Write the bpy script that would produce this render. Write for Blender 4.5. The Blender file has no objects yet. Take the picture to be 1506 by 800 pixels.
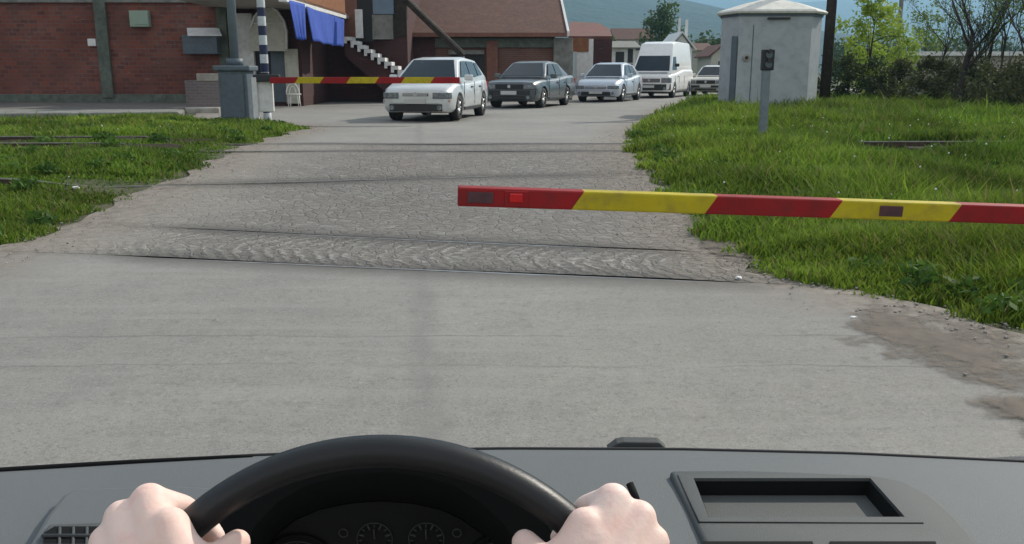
import bpy, bmesh, math, random
import numpy as np
from mathutils import Vector, Matrix
R = math.radians
random.seed(7); rng = np.random.default_rng(7)
SC = bpy.context.scene
COL = SC.collection

# ------------------------------------------------------------------ camera
CAMH = 1.4; FPX = 1300.0; TH = math.atan(293/1300.0)
cd = bpy.data.cameras.new('camera'); cam = bpy.data.objects.new('camera', cd); COL.objects.link(cam)
cam.location = (0, 0, CAMH); cam.rotation_euler = (math.pi/2 - TH, 0, 0)
cd.sensor_width = 36; cd.lens = 36*FPX/1506; cd.clip_start = 0.05; cd.clip_end = 30000
SC.camera = cam
# ------------------------------------------------------------------ world, sun, exposure
SUN_EL = R(34.5); SUN_AZ = R(49)            # azimuth clockwise from +Y (the viewing direction)
w = bpy.data.worlds.new('World'); SC.world = w; w.use_nodes = True
nt = w.node_tree; bg = nt.nodes['Background']
sky = nt.nodes.new('ShaderNodeTexSky'); sky.sky_type = 'NISHITA'; sky.sun_disc = False
sky.sun_elevation = SUN_EL; sky.sun_rotation = SUN_AZ; sky.dust_density = 2.0; sky.air_density = 1.2
tc = nt.nodes.new('ShaderNodeTexCoord'); mp = nt.nodes.new('ShaderNodeMapping'); mp.inputs['Scale'].default_value = (3, 3, 9)
cn = nt.nodes.new('ShaderNodeTexNoise'); cn.inputs['Scale'].default_value = 1.3; cn.inputs['Detail'].default_value = 7
cr = nt.nodes.new('ShaderNodeValToRGB'); cr.color_ramp.elements[0].position = .38; cr.color_ramp.elements[1].position = .62
mx = nt.nodes.new('ShaderNodeMix'); mx.data_type = 'RGBA'
nt.links.new(tc.outputs['Generated'], mp.inputs['Vector']); nt.links.new(mp.outputs[0], cn.inputs['Vector'])
nt.links.new(cn.outputs['Fac'], cr.inputs['Fac']); nt.links.new(cr.outputs[0], mx.inputs['Factor'])
nt.links.new(sky.outputs[0], mx.inputs['A']); mx.inputs['B'].default_value = (13.5, 13.8, 14.2, 1)
nt.links.new(mx.outputs['Result'], bg.inputs['Color']); bg.inputs['Strength'].default_value = 0.075
sl = bpy.data.lights.new('sun', 'SUN'); sl.energy = 4.7; sl.angle = R(0.6); sl.color = (1, .93, .82)
so = bpy.data.objects.new('sun', sl); COL.objects.link(so)
sv = Vector((math.sin(SUN_AZ)*math.cos(SUN_EL), math.cos(SUN_AZ)*math.cos(SUN_EL), math.sin(SUN_EL)))
so.rotation_euler = sv.to_track_quat('Z', 'Y').to_euler(); so.location = (20, 10, 40)
SC.view_settings.view_transform = 'Standard'; SC.view_settings.look = 'None'
SC.view_settings.gamma = 1; SC.view_settings.use_curve_mapping = False; SC.view_settings.exposure = 0.27

# ------------------------------------------------------------------ pixel -> world
Fv = Vector((0, math.cos(TH), -math.sin(TH))); Uv = Vector((0, math.sin(TH), math.cos(TH))); Xv = Vector((1, 0, 0)); CP = Vector((0, 0, CAMH))
def ss(t): t = min(max(t, 0), 1); return t*t*(3-2*t)
def road_z(x, y): return .25*ss((y-7.6)/4.9)
def ray(px, py): px = float(px); py = float(py); return Xv*(px-753) + Fv*FPX - Uv*(py-400)
def at(px, py, off=0.0):
    d = ray(px, py); d = d/d.y; y = 1.0
    while y < 300:
        p = CP + d*y
        if p.z <= road_z(p.x, y)+off: return p
        y += .01
    return CP + d*300
def atY(px, py, Y): d = ray(px, py); return CP + d*(Y/d.y)
def atZ(px, py, z): d = ray(px, py); return CP + d*((z-CAMH)/d.z)
def atW(px, py, wd): return CP + ray(px, py)*(wd/FPX)

# ------------------------------------------------------------------ materials
def lin(c): return tuple(((v/12.92) if v <= .04045 else ((v+.055)/1.055)**2.4) for v in c)
def newmat(name):
    m = bpy.data.materials.new(name); m.use_nodes = True
    return m, m.node_tree, m.node_tree.nodes['Principled BSDF']
def N(nt, t, **kw):
    n = nt.nodes.new(t)
    for k, v in kw.items():
        if k.startswith('_'): setattr(n, k[1:], v)
        else: n.inputs[k].default_value = v
    return n
def noise(nt, vec, scale, detail=5, rough=.55, dist=0):
    n = N(nt, 'ShaderNodeTexNoise', Scale=scale, Detail=detail, Roughness=rough, Distortion=dist)
    if vec is not None: nt.links.new(vec, n.inputs['Vector'])
    return n.outputs['Fac']
def ramp(nt, fac, a, b, c0=(0, 0, 0), c1=(1, 1, 1)):
    r = N(nt, 'ShaderNodeValToRGB'); e = r.color_ramp.elements
    e[0].position = a; e[1].position = b; e[0].color = (*c0, 1); e[1].color = (*c1, 1)
    nt.links.new(fac, r.inputs[0]); return r.outputs[0]
def mix(nt, fac, a, b, mode='MIX'):
    m = N(nt, 'ShaderNodeMix', _data_type='RGBA', _blend_type=mode)
    for s, v in (('Factor', fac), ('A', a), ('B', b)):
        if isinstance(v, (int, float)): m.inputs[s].default_value = v
        elif isinstance(v, tuple): m.inputs[s].default_value = (*v[:3], 1)
        else: nt.links.new(v, m.inputs[s])
    return m.outputs['Result']
def math_(nt, op, a, b=None, clamp=False):
    m = N(nt, 'ShaderNodeMath', _operation=op, _use_clamp=clamp)
    for i, v in enumerate((a, b)):
        if v is None: continue
        if isinstance(v, (int, float)): m.inputs[i].default_value = v
        else: nt.links.new(v, m.inputs[i])
    return m.outputs[0]
def bump(nt, bsdf, h, strength=.3, dist=.01):
    b = N(nt, 'ShaderNodeBump', Strength=strength, Distance=dist)
    nt.links.new(h, b.inputs['Height']); nt.links.new(b.outputs[0], bsdf.inputs['Normal'])
def mat(name, col, rough=.7, var=.2, scale=4, metal=0, bstr=.0, bscale=60, spec=.5, dirt=None, dirt_amt=.0, coat=0):
    m, nt, b = newmat(name)
    co = N(nt, 'ShaderNodeTexCoord').outputs['Object']
    n1 = noise(nt, co, scale)
    hi = tuple(min(1, c*(1+var)) for c in col); lo = tuple(c*(1-var) for c in col)
    c = mix(nt, ramp(nt, n1, .3, .7), lo, hi)
    if dirt:
        n2 = noise(nt, co, scale*2.3, 8, .65)
        c = mix(nt, math_(nt, 'MULTIPLY', ramp(nt, n2, .45, .68), dirt_amt), c, dirt)
    nt.links.new(c, b.inputs['Base Color'])
    b.inputs['Roughness'].default_value = rough; b.inputs['Metallic'].default_value = metal
    b.inputs['Specular IOR Level'].default_value = spec; b.inputs['Coat Weight'].default_value = coat
    if bstr: bump(nt, b, noise(nt, co, bscale, 6), bstr)
    return m
def worldpos(nt): return N(nt, 'ShaderNodeNewGeometry').outputs['Position']
M = {}
def brickmat(name, c1, c2, mortar, axis='x', bw=.26, rh=.085, var=.5):
    m, nt, b = newmat(name)
    sp = N(nt, 'ShaderNodeSeparateXYZ'); nt.links.new(N(nt, 'ShaderNodeTexCoord').outputs['Object'], sp.inputs[0])
    cb = N(nt, 'ShaderNodeCombineXYZ'); nt.links.new(sp.outputs[0 if axis == 'x' else 1], cb.inputs[0]); nt.links.new(sp.outputs[2], cb.inputs[1])
    v = cb.outputs[0]
    br = N(nt, 'ShaderNodeTexBrick', Scale=1.0, **{'Brick Width': bw, 'Row Height': rh, 'Mortar Size': .016, 'Mortar Smooth': .3, 'Bias': -.1})
    br.inputs['Color1'].default_value = (*c1, 1); br.inputs['Color2'].default_value = (*c2, 1); br.inputs['Mortar'].default_value = (*mortar, 1)
    nt.links.new(v, br.inputs['Vector'])
    c = mix(nt, math_(nt, 'MULTIPLY', ramp(nt, noise(nt, v, 1.2, 7, .7), .4, .75), .5), br.outputs['Color'], tuple(x*1.6+.02 for x in mortar))
    c = mix(nt, math_(nt, 'MULTIPLY', ramp(nt, noise(nt, v, .6, 5), .45, .6), .45), c, tuple(x*.35 for x in c1))
    # pale mortar smears and spalls
    sm = N(nt, 'ShaderNodeMapping'); sm.inputs['Scale'].default_value = (1.5, 9, 1); nt.links.new(v, sm.inputs['Vector'])
    c = mix(nt, math_(nt, 'MULTIPLY', ramp(nt, noise(nt, sm.outputs[0], 1.0, 6, .7), .6, .72), .5), c, (.3, .24, .2))
    nt.links.new(c, b.inputs['Base Color']); b.inputs['Roughness'].default_value = .9
    bump(nt, b, br.outputs['Fac'], -.6, .02); return m

# asphalt, with dirt that gathers along the verges ("edge" = metres from the verge)
CHEV = (6.65, -.22)   # centre line of the band between the two nearest rails: y = c + s*x
def roadmat(name, cobble, chev=0):
    m, nt, b = newmat(name); P = worldpos(nt)
    big = noise(nt, P, .35, 5); mid = noise(nt, P, 2.2, 7, .65); fine = noise(nt, P, 60, 4, .7); ag = noise(nt, P, 190, 2, .6)
    base = mix(nt, ramp(nt, big, .3, .7), (.178, .171, .156), (.262, .25, .226))
    base = mix(nt, math_(nt, 'MULTIPLY', ramp(nt, mid, .45, .7), .55), base, (.165, .163, .155))
    base = mix(nt, math_(nt, 'MULTIPLY', ramp(nt, ag, .45, .62), .45), base, (.36, .35, .33))
    base = mix(nt, math_(nt, 'MULTIPLY', ramp(nt, fine, .53, .66), .55), base, (.115, .113, .108))
    base = mix(nt, math_(nt, 'MULTIPLY', ramp(nt, noise(nt, P, 9, 7, .75), .50, .64), .32), base, (.135, .13, .12))
    base = mix(nt, math_(nt, 'MULTIPLY', ramp(nt, noise(nt, P, 28, 5, .8), .56, .68), .5), base, (.37, .355, .33))
    base = mix(nt, math_(nt, 'MULTIPLY', ramp(nt, noise(nt, P, 24, 5, .8), .57, .68), .6), base, (.10, .098, .092))
    # lateral streaks of wear
    mpn = N(nt, 'ShaderNodeMapping'); mpn.inputs['Scale'].default_value = (.5, 6, 1); mpn.inputs['Rotation'].default_value = (0, 0, R(4)); nt.links.new(P, mpn.inputs['Vector'])
    st = ramp(nt, noise(nt, mpn.outputs[0], 1.1, 6, .6), .5, .68)
    base = mix(nt, math_(nt, 'MULTIPLY', st, .3), base, (.3, .29, .27))
    sep = N(nt, 'ShaderNodeSeparateXYZ'); nt.links.new(P, sep.inputs[0])
    # a worn, oily wheel track down the lane
    t = math_(nt, 'ADD', sep.outputs[0], math_(nt, 'MULTIPLY', sep.outputs[1], .104))
    t = math_(nt, 'ADD', t, math_(nt, 'MULTIPLY', math_(nt, 'SUBTRACT', noise(nt, P, 1.5, 4), .5), .12))
    t = math_(nt, 'SUBTRACT', 1, math_(nt, 'MULTIPLY', math_(nt, 'ABSOLUTE', t), 8.0), True)
    base = mix(nt, math_(nt, 'MULTIPLY', math_(nt, 'MULTIPLY', t, mid), .55), base, (.12, .12, .12))
    # thin dark transverse lines
    for yy, wd in ((4.62, .02), (4.12, .014)):
        k = math_(nt, 'SUBTRACT', math_(nt, 'ADD', sep.outputs[1], math_(nt, 'MULTIPLY', math_(nt, 'SUBTRACT', noise(nt, P, 1.2, 6, .7), .5), .22)), yy)
        k = math_(nt, 'SUBTRACT', 1, math_(nt, 'DIVIDE', math_(nt, 'ABSOLUTE', k), wd), True)
        base = mix(nt, math_(nt, 'MULTIPLY', math_(nt, 'MULTIPLY', k, ramp(nt, noise(nt, P, .8, 4), .4, .6)), .6), base, (.09, .088, .085))
    h = mix(nt, .5, fine, ag); hs = .25
    if cobble:
        mpc = N(nt, 'ShaderNodeMapping'); mpc.inputs['Rotation'].default_value = (0, 0, R(-12)); vm = N(nt, 'ShaderNodeVectorMath', _operation='MULTIPLY_ADD'); nn = N(nt, 'ShaderNodeTexNoise', Scale=2.2, Detail=4.0); nt.links.new(P, nn.inputs['Vector']); nt.links.new(nn.outputs['Color'], vm.inputs[0]); vm.inputs[1].default_value = (.35, .35, 0); nt.links.new(P, vm.inputs[2]); nt.links.new(vm.outputs[0], mpc.inputs['Vector'])
        vo = N(nt, 'ShaderNodeTexVoronoi', Scale=8.5, Randomness=.8, _feature='DISTANCE_TO_EDGE'); nt.links.new(mpc.outputs[0], vo.inputs['Vector'])
        vc = N(nt, 'ShaderNodeTexVoronoi', Scale=8.5, Randomness=.8); nt.links.new(mpc.outputs[0], vc.inputs['Vector'])
        wv = N(nt, 'ShaderNodeTexWave', Scale=(2.3 if chev else 1.9), Distortion=(4.5 if chev else 11.0), Detail=3.0, _bands_direction='X'); wv.inputs['Detail Scale'].default_value = 1.6; nt.links.new(mpc.outputs[0], wv.inputs['Vector'])
        joint = math_(nt, 'SUBTRACT', 1, math_(nt, 'MULTIPLY', vo.outputs['Distance'], 11), True)
        patchy = ramp(nt, noise(nt, P, 1.1, 6, .7), .36, .62)
        base = mix(nt, .55, base, (.255, .242, .222))
        base = mix(nt, math_(nt, 'MULTIPLY', math_(nt, 'MULTIPLY', joint, patchy), .3 if chev else .55), base, (.10, .095, .087))
        base = mix(nt, math_(nt, 'MULTIPLY', ramp(nt, vc.outputs['Color'], .5, .9), .5), base, (.37, .345, .31))
        base = mix(nt, math_(nt, 'MULTIPLY', ramp(nt, vc.outputs['Color'], .35, .1), .45), base, (.14, .125, .11))
        sq = N(nt, 'ShaderNodeMapping'); sq.inputs['Scale'].default_value = (9, 13, 1); nt.links.new(mpc.outputs[0], sq.inputs['Vector'])
        gr_ = noise(nt, sq.outputs[0], 1.0, 5, .75, .2)
        base = mix(nt, math_(nt, 'MULTIPLY', ramp(nt, gr_, .54, .64), .5), base, (.40, .385, .355))
        base = mix(nt, math_(nt, 'MULTIPLY', ramp(nt, gr_, .46, .36), .5), base, (.11, .10, .09))
        pk = ramp(nt, noise(nt, P, .6, 5, .6), .5, .7); base = mix(nt, math_(nt, 'MULTIPLY', pk, .22), base, (.25, .21, .185))
        h = math_(nt, 'ADD', math_(nt, 'MULTIPLY', joint, -1.4), math_(nt, 'ADD', gr_, fine)); hs = .7
        if chev:
            sx = N(nt, 'ShaderNodeSeparateXYZ'); nt.links.new(P, sx.inputs[0])
            yr_ = math_(nt, 'ADD', math_(nt, 'SUBTRACT', sx.outputs[1], CHEV[0]), math_(nt, 'MULTIPLY', sx.outputs[0], -CHEV[1]))
            ph = math_(nt, 'SUBTRACT', sx.outputs[0], math_(nt, 'MULTIPLY', math_(nt, 'POWER', math_(nt, 'ABSOLUTE', yr_), 1.5), .62))
            ph = math_(nt, 'ADD', ph, math_(nt, 'MULTIPLY', math_(nt, 'SUBTRACT', noise(nt, P, 5.5, 6, .7), .5), .30))
            wv_ = math_(nt, 'SINE', math_(nt, 'MULTIPLY', ph, 2*math.pi/.135))
            amp = math_(nt, 'MULTIPLY', ramp(nt, noise(nt, P, 1.3, 4), .36, .62), ramp(nt, noise(nt, P, 13, 6, .7), .40, .56))
            base = mix(nt, math_(nt, 'MULTIPLY', math_(nt, 'MULTIPLY', ramp(nt, wv_, .35, .8), amp), .75), base, (.43, .41, .375))
            base = mix(nt, math_(nt, 'MULTIPLY', math_(nt, 'MULTIPLY', ramp(nt, math_(nt, 'MULTIPLY', wv_, -1.0), .3, .8), amp), .6), base, (.11, .10, .092))
            h = math_(nt, 'ADD', h, math_(nt, 'MULTIPLY', wv_, .6))
    if cobble:   # blown dust buries the setts towards the left verge
        dl = math_(nt, 'MULTIPLY', math_(nt, 'ADD', sep.outputs[0], math_(nt, 'MULTIPLY', math_(nt, 'SUBTRACT', noise(nt, P, .9, 5), .5), 2.2)), -1.0)
        dm = math_(nt, 'DIVIDE', math_(nt, 'SUBTRACT', dl, 2.2), 1.5, True)
        base = mix(nt, math_(nt, 'MULTIPLY', dm, .8), base, mix(nt, ramp(nt, noise(nt, P, 14, 6, .7), .35, .65), (.2, .185, .162), (.30, .28, .245)))
        h = math_(nt, 'MULTIPLY', h, math_(nt, 'SUBTRACT', 1, math_(nt, 'MULTIPLY', dm, .8)))
    sa = N(nt, 'ShaderNodeAttribute', _attribute_name='seam').outputs['Fac']
    sd = ramp(nt, math_(nt, 'ADD', sa, math_(nt, 'MULTIPLY', math_(nt, 'SUBTRACT', noise(nt, P, 7, 6, .7), .5), .12)), .02, .34, (1, 1, 1), (0, 0, 0))
    base = mix(nt, math_(nt, 'MULTIPLY', sd, .8), base, (.085, .08, .074))
    at_ = N(nt, 'ShaderNodeAttribute', _attribute_name='edge')
    e = math_(nt, 'ADD', at_.outputs['Fac'], math_(nt, 'MULTIPLY', math_(nt, 'SUBTRACT', mid, .5), 1.3))
    ef = ramp(nt, e, .05, 1.0, (1, 1, 1), (0, 0, 0))
    dirt = mix(nt, ramp(nt, noise(nt, P, 9, 7, .7), .35, .65), (.12, .1, .08), (.27, .235, .195))
    base = mix(nt, math_(nt, 'MULTIPLY', ef, .9), base, dirt)
    nt.links.new(base, b.inputs['Base Color']); b.inputs['Roughness'].default_value = .88; b.inputs['Specular IOR Level'].default_value = .3
    bump(nt, b, h, hs, .012); return m
M['road'] = roadmat('asphalt', False); M['cobble'] = roadmat('crossing_paving', True); M['chevron'] = roadmat('tyre_worn_paving', True, 1)
def groundmat():
    m, nt, b = newmat('soil_and_moss'); P = worldpos(nt)
    c = mix(nt, ramp(nt, noise(nt, P, 3, 7, .7), .35, .65), (.035, .05, .016), (.09, .075, .045))
    c = mix(nt, math_(nt, 'MULTIPLY', ramp(nt, noise(nt, P, .05, 5), .4, .6), .6), c, (.05, .085, .02))
    nt.links.new(c, b.inputs['Base Color']); b.inputs['Roughness'].default_value = 1
    bump(nt, b, noise(nt, P, 14, 6), .6, .03); return m
M['ground'] = groundmat()
def mudmat():
    m, nt, b = newmat('damp_mud'); P = worldpos(nt)
    c = mix(nt, ramp(nt, noise(nt, P, 7, 7, .7), .35, .65), (.065, .05, .037), (.14, .112, .085))
    nt.links.new(c, b.inputs['Base Color']); b.inputs['Roughness'].default_value = .8
    a = N(nt, 'ShaderNodeAttribute', _attribute_name='edge').outputs['Fac']
    n = math_(nt, 'MULTIPLY', math_(nt, 'SUBTRACT', noise(nt, P, 3.5, 8, .7), .5), 2.4)
    nt.links.new(math_(nt, 'MULTIPLY', ramp(nt, math_(nt, 'ADD', a, n), .26, .68), .85), b.inputs['Alpha'])
    bump(nt, b, noise(nt, P, 25, 6), .4); return m
M['mud'] = mudmat()
M['brick'] = brickmat('red_brick', (.21, .055, .034), (.095, .028, .022), (.13, .085, .07), bw=.3, rh=.14)
M['brick_y'] = brickmat('red_brick_side', (.125, .036, .026), (.085, .026, .02), (.10, .075, .06), 'y')
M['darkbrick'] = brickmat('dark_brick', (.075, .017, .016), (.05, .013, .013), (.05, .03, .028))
M['brick2'] = brickmat('brown_brick', (.16, .06, .035), (.12, .045, .03), (.14, .1, .08))
M['pave'] = mat('worn_pavement', (.12, .11, .10), .9, .3, 1.5, bstr=.3, bscale=12, dirt=(.2, .18, .15), dirt_amt=.5)
M['brickgrey'] = brickmat('grey_mauve_brick', (.16, .13, .13), (.12, .095, .1), (.18, .16, .15))
M['concrete'] = mat('concrete', (.2, .2, .18), .9, .25, 2, bstr=.3, bscale=12, dirt=(.08, .085, .07), dirt_amt=.6)
M['paleconcrete'] = mat('pale_concrete', (.36, .34, .3), .9, .2, 2, bstr=.3, bscale=12, dirt=(.18, .15, .12), dirt_amt=.6)
M['greenconc'] = mat('mossy_concrete', (.11, .13, .105), .9, .25, 3, bstr=.3, dirt=(.05, .05, .045), dirt_amt=.6)
M['white'] = mat('white_paint', (.68, .68, .66), .6, .08, 3, dirt=(.35, .32, .27), dirt_amt=.35)
M['cream'] = mat('cream_paint', (.46, .45, .38), .7, .1, 3, dirt=(.25, .22, .16), dirt_amt=.4)
M['hutgrey'] = mat('grey_hut_paint', (.37, .40, .415), .75, .06, 1.5, bstr=.15, bscale=30, dirt=(.16, .18, .18), dirt_amt=.35)
M['hutroof'] = mat('pale_roof', (.62, .61, .55), .8, .08, 3, dirt=(.3, .3, .24), dirt_amt=.3)
M['steelgrey'] = mat('grey_painted_steel', (.085, .115, .14), .55, .12, 5, dirt=(.05, .05, .045), dirt_amt=.4)
M['postgrey'] = mat('grey_post_paint', (.17, .21, .235), .55, .1, 5, dirt=(.1, .1, .09), dirt_amt=.4)
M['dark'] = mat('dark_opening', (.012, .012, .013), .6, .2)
M['black'] = mat('black_plastic', (.015, .015, .016), .5, .15)
M['awning'] = mat('blue_cloth', (.022, .07, .36), .85, .18, 5, bstr=.4, bscale=10)
M['orange'] = mat('orange_wood', (.24, .09, .03), .7, .2, 6, dirt=(.1, .04, .02), dirt_amt=.5)
M['pinkwood'] = mat('varnished_wood', (.18, .075, .05), .7, .2, 6)
M['wood'] = mat('weathered_wood', (.045, .038, .032), .95, .3, 6, bstr=.5, bscale=20, spec=.15)
M['glassblue'] = mat('window_glass', (.10, .16, .22), .12, .1, 3)
M['rust'] = mat('rusty_steel', (.055, .032, .022), .75, .35, 12, bstr=.3, bscale=40)
M['railtop'] = mat('worn_rail', (.32, .30, .28), .35, .25, 10, metal=.7)
M['redpaint'] = mat('red_paint', (.28, .010, .012), .6, .12, 5, dirt=(.13, .02, .018), dirt_amt=.6, spec=.25)
M['yellow'] = mat('yellow_paint', (.46, .37, .012), .6, .1, 5, dirt=(.24, .19, .04), dirt_amt=.6, spec=.25)
M['redlens'] = mat('red_reflector', (.55, .01, .012), .2, .1, 8)
M['brownlens'] = mat('brown_reflector', (.07, .025, .03), .4, .3, 20)
M['bluepaint'] = mat('blue_paint', (.008, .016, .06), .5, .15, 5)
M['postgrey2'] = mat('pale_mast_paint', (.16, .20, .23), .45, .1, 5)
M['wht2'] = mat('pole_white', (.55, .6, .62), .55, .1, 5, dirt=(.3, .3, .28), dirt_amt=.4)
M['rubber'] = mat('tyre_rubber', (.018, .018, .019), .85, .2, 9)
M['rimsilver'] = mat('silver_wheel', (.42, .43, .43), .4, .1, 6, metal=.4)
M['carglass'] = mat('car_glass', (.012, .022, .030), .08, .2, 2, spec=.45)
M['trim'] = mat('dark_trim', (.02, .022, .024), .6, .15)
M['plate'] = mat('number_plate', (.5, .5, .48), .5, .06)
M['lamp'] = mat('headlamp_glass', (.16, .18, .19), .12, .5, 14, spec=.9)
M['amber'] = mat('amber_lens', (.5, .2, .03), .2, .1)
def rooftile(name, c1, c2):
    m, nt, b = newmat(name); tcn = N(nt, 'ShaderNodeTexCoord').outputs['Object']
    br = N(nt, 'ShaderNodeTexBrick', Scale=1.0, **{'Brick Width': .13, 'Row Height': .2, 'Mortar Size': .014, 'Mortar Smooth': .8})
    br.inputs['Color1'].default_value = (*c1, 1); br.inputs['Color2'].default_value = (*c2, 1); br.inputs['Mortar'].default_value = (*[x*.6 for x in c1], 1)
    nt.links.new(tcn, br.inputs['Vector'])
    c = mix(nt, math_(nt, 'MULTIPLY', ramp(nt, noise(nt, tcn, 1.5, 7, .7), .4, .7), .5), br.outputs['Color'], tuple(x*.6 for x in c2))
    nt.links.new(c, b.inputs['Base Color']); b.inputs['Roughness'].default_value = .9
    bump(nt, b, br.outputs['Fac'], -.5, .03); return m
M['tiles'] = rooftile('brown_roof_tiles', (.145, .07, .048), (.10, .052, .04))
M['tiles_red'] = rooftile('red_roof_tiles', (.2, .085, .065), (.15, .07, .06))
def leafmat(name, rough=.7):
    m, nt, b = newmat(name)
    a = N(nt, 'ShaderNodeAttribute', _attribute_name='Col')
    nt.links.new(a.outputs['Color'], b.inputs['Base Color']); b.inputs['Roughness'].default_value = rough; b.inputs['Specular IOR Level'].default_value = .25
    tr = N(nt, 'ShaderNodeBsdfTranslucent'); nt.links.new(a.outputs['Color'], tr.inputs['Color'])
    ms = N(nt, 'ShaderNodeMixShader'); ms.inputs[0].default_value = .35
    nt.links.new(b.outputs[0], ms.inputs[1]); nt.links.new(tr.outputs[0], ms.inputs[2])
    nt.links.new(ms.outputs[0], nt.nodes['Material Output'].inputs['Surface']); return m
M['leaf'] = leafmat('leaves')

# ------------------------------------------------------------------ mesh helpers
class MB:
    def __init__(s): s.v = []; s.f = []; s.m = []; s.sm = []
    def add(s, verts, faces, mi=0, smooth=False):
        o = len(s.v); s.v += [tuple(v) for v in verts]; s.f += [tuple(i+o for i in f) for f in faces]
        s.m += [mi]*len(faces); s.sm += [smooth]*len(faces); return s
    def box(s, c, d, mi=0, rz=0, mat4=None):
        x, y, z = (k/2 for k in d); vs = [Vector((a*x, b*y, e*z)) for a in (-1, 1) for b in (-1, 1) for e in (-1, 1)]
        rm = Matrix.Rotation(rz, 3, 'Z'); vs = [rm @ v + Vector(c) for v in vs]
        return s.add(vs, [(0, 1, 3, 2), (4, 6, 7, 5), (0, 4, 5, 1), (2, 3, 7, 6), (0, 2, 6, 4), (1, 5, 7, 3)], mi)
    def box2(s, a, b, mi=0): return s.box([(p+q)/2 for p, q in zip(a, b)], [abs(q-p) for p, q in zip(a, b)], mi)
    def tube(s, pts, rad, seg=10, mi=0, caps=True, smooth=True):
        pts = [Vector(p) for p in pts]; n = len(pts); rs = rad if isinstance(rad, (list, tuple)) else [rad]*n
        o = len(s.v); up = None
        for i, p in enumerate(pts):
            t = (pts[min(i+1, n-1)]-pts[max(i-1, 0)]).normalized()
            if up is None: up = t.orthogonal().normalized()
            else: up = (up - t*up.dot(t)).normalized()
            sd = t.cross(up)
            for k in range(seg):
                a = 2*math.pi*k/seg; s.v.append(tuple(p+(up*math.cos(a)+sd*math.sin(a))*rs[i]))
        for i in range(n-1):
            for k in range(seg):
                s.f.append((o+i*seg+k, o+i*seg+(k+1) % seg, o+(i+1)*seg+(k+1) % seg, o+(i+1)*seg+k)); s.m.append(mi); s.sm.append(smooth)
        if caps:
            s.f.append(tuple(o+k for k in range(seg))[::-1]); s.f.append(tuple(o+(n-1)*seg+k for k in range(seg))); s.m += [mi, mi]; s.sm += [False, False]
        return s
    def prism(s, poly, ext, mi=0):
        ext = Vector(ext); n = len(poly); a = [Vector(p) for p in poly]; vs = a+[p+ext for p in a]
        fs = [tuple(range(n)), tuple(range(2*n-1, n-1, -1))]+[(i, i+n, (i+1) % n+n, (i+1) % n) for i in range(n)]
        return s.add(vs, fs, mi)
    def sphere(s, c, r, mi=0, seg=12, rings=8, sc=(1, 1, 1)):
        vs = []; fs = []
        for i in range(rings+1):
            a = math.pi*i/rings
            for k in range(seg):
                b = 2*math.pi*k/seg; vs.append((c[0]+r*sc[0]*math.sin(a)*math.cos(b), c[1]+r*sc[1]*math.sin(a)*math.sin(b), c[2]+r*sc[2]*math.cos(a)))
        for i in range(rings):
            for k in range(seg): fs.append((i*seg+k, (i+1)*seg+k, (i+1)*seg+(k+1) % seg, i*seg+(k+1) % seg))
        return s.add(vs, fs, mi, True)
    def build(s, name, mats, parent=None, bevel=0, segs=2, auto=False, loc=None, cleanup=True):
        me = bpy.data.meshes.new(name)
        off = Vector(loc) if loc is not None else Vector((0, 0, 0))
        me.from_pydata([tuple(Vector(v)-off) for v in s.v], [], s.f)
        for m in (mats if isinstance(mats, (list, tuple)) else [mats]): me.materials.append(M[m] if isinstance(m, str) else m)
        me.polygons.foreach_set('material_index', s.m); me.polygons.foreach_set('use_smooth', s.sm)
        bm = bmesh.new(); bm.from_mesh(me); bmesh.ops.remove_doubles(bm, verts=bm.verts, dist=1e-5)
        if cleanup: bmesh.ops.recalc_face_normals(bm, faces=bm.faces)
        bm.to_mesh(me); bm.free()
        o = bpy.data.objects.new(name, me); COL.objects.link(o); o.location = off
        if parent is not None: o.parent = parent
        if bevel:
            b = o.modifiers.new('bevel', 'BEVEL'); b.width = bevel; b.segments = segs; b.limit_method = 'ANGLE'; b.angle_limit = R(35)
            if auto: b.harden_normals = False
        return o
def tag(o, label=None, cat=None, group=None, kind=None):
    if label: o['label'] = label
    if cat: o['category'] = cat
    if group: o['group'] = group
    if kind: o['kind'] = kind
    return o
def empty(name, loc, rz=0, **k):
    o = bpy.data.objects.new(name, None); COL.objects.link(o); o.location = loc; o.rotation_euler = (0, 0, rz); o.empty_display_size = .2
    return tag(o, **k)
def apply_mods(o):
    dg = bpy.context.evaluated_depsgraph_get(); dg.update()
    me = bpy.data.meshes.new_from_object(o.evaluated_get(dg)); o.modifiers.clear(); o.data = me
    return o
def cut(o, cutters):
    for c in cutters:
        b = o.modifiers.new('cut', 'BOOLEAN'); b.operation = 'DIFFERENCE'; b.object = c; b.solver = 'EXACT'
    bpy.context.view_layer.update(); apply_mods(o)
    for c in cutters: bpy.data.objects.remove(c, do_unlink=True)
def smooth_by_angle(o, ang=40):
    me = o.data; me.polygons.foreach_set('use_smooth', [True]*len(me.polygons))
    bm = bmesh.new(); bm.from_mesh(me)
    for e in bm.edges: e.smooth = not (len(e.link_faces) == 2 and e.calc_face_angle(0) > R(ang))
    bm.to_mesh(me); bm.free()
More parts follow.
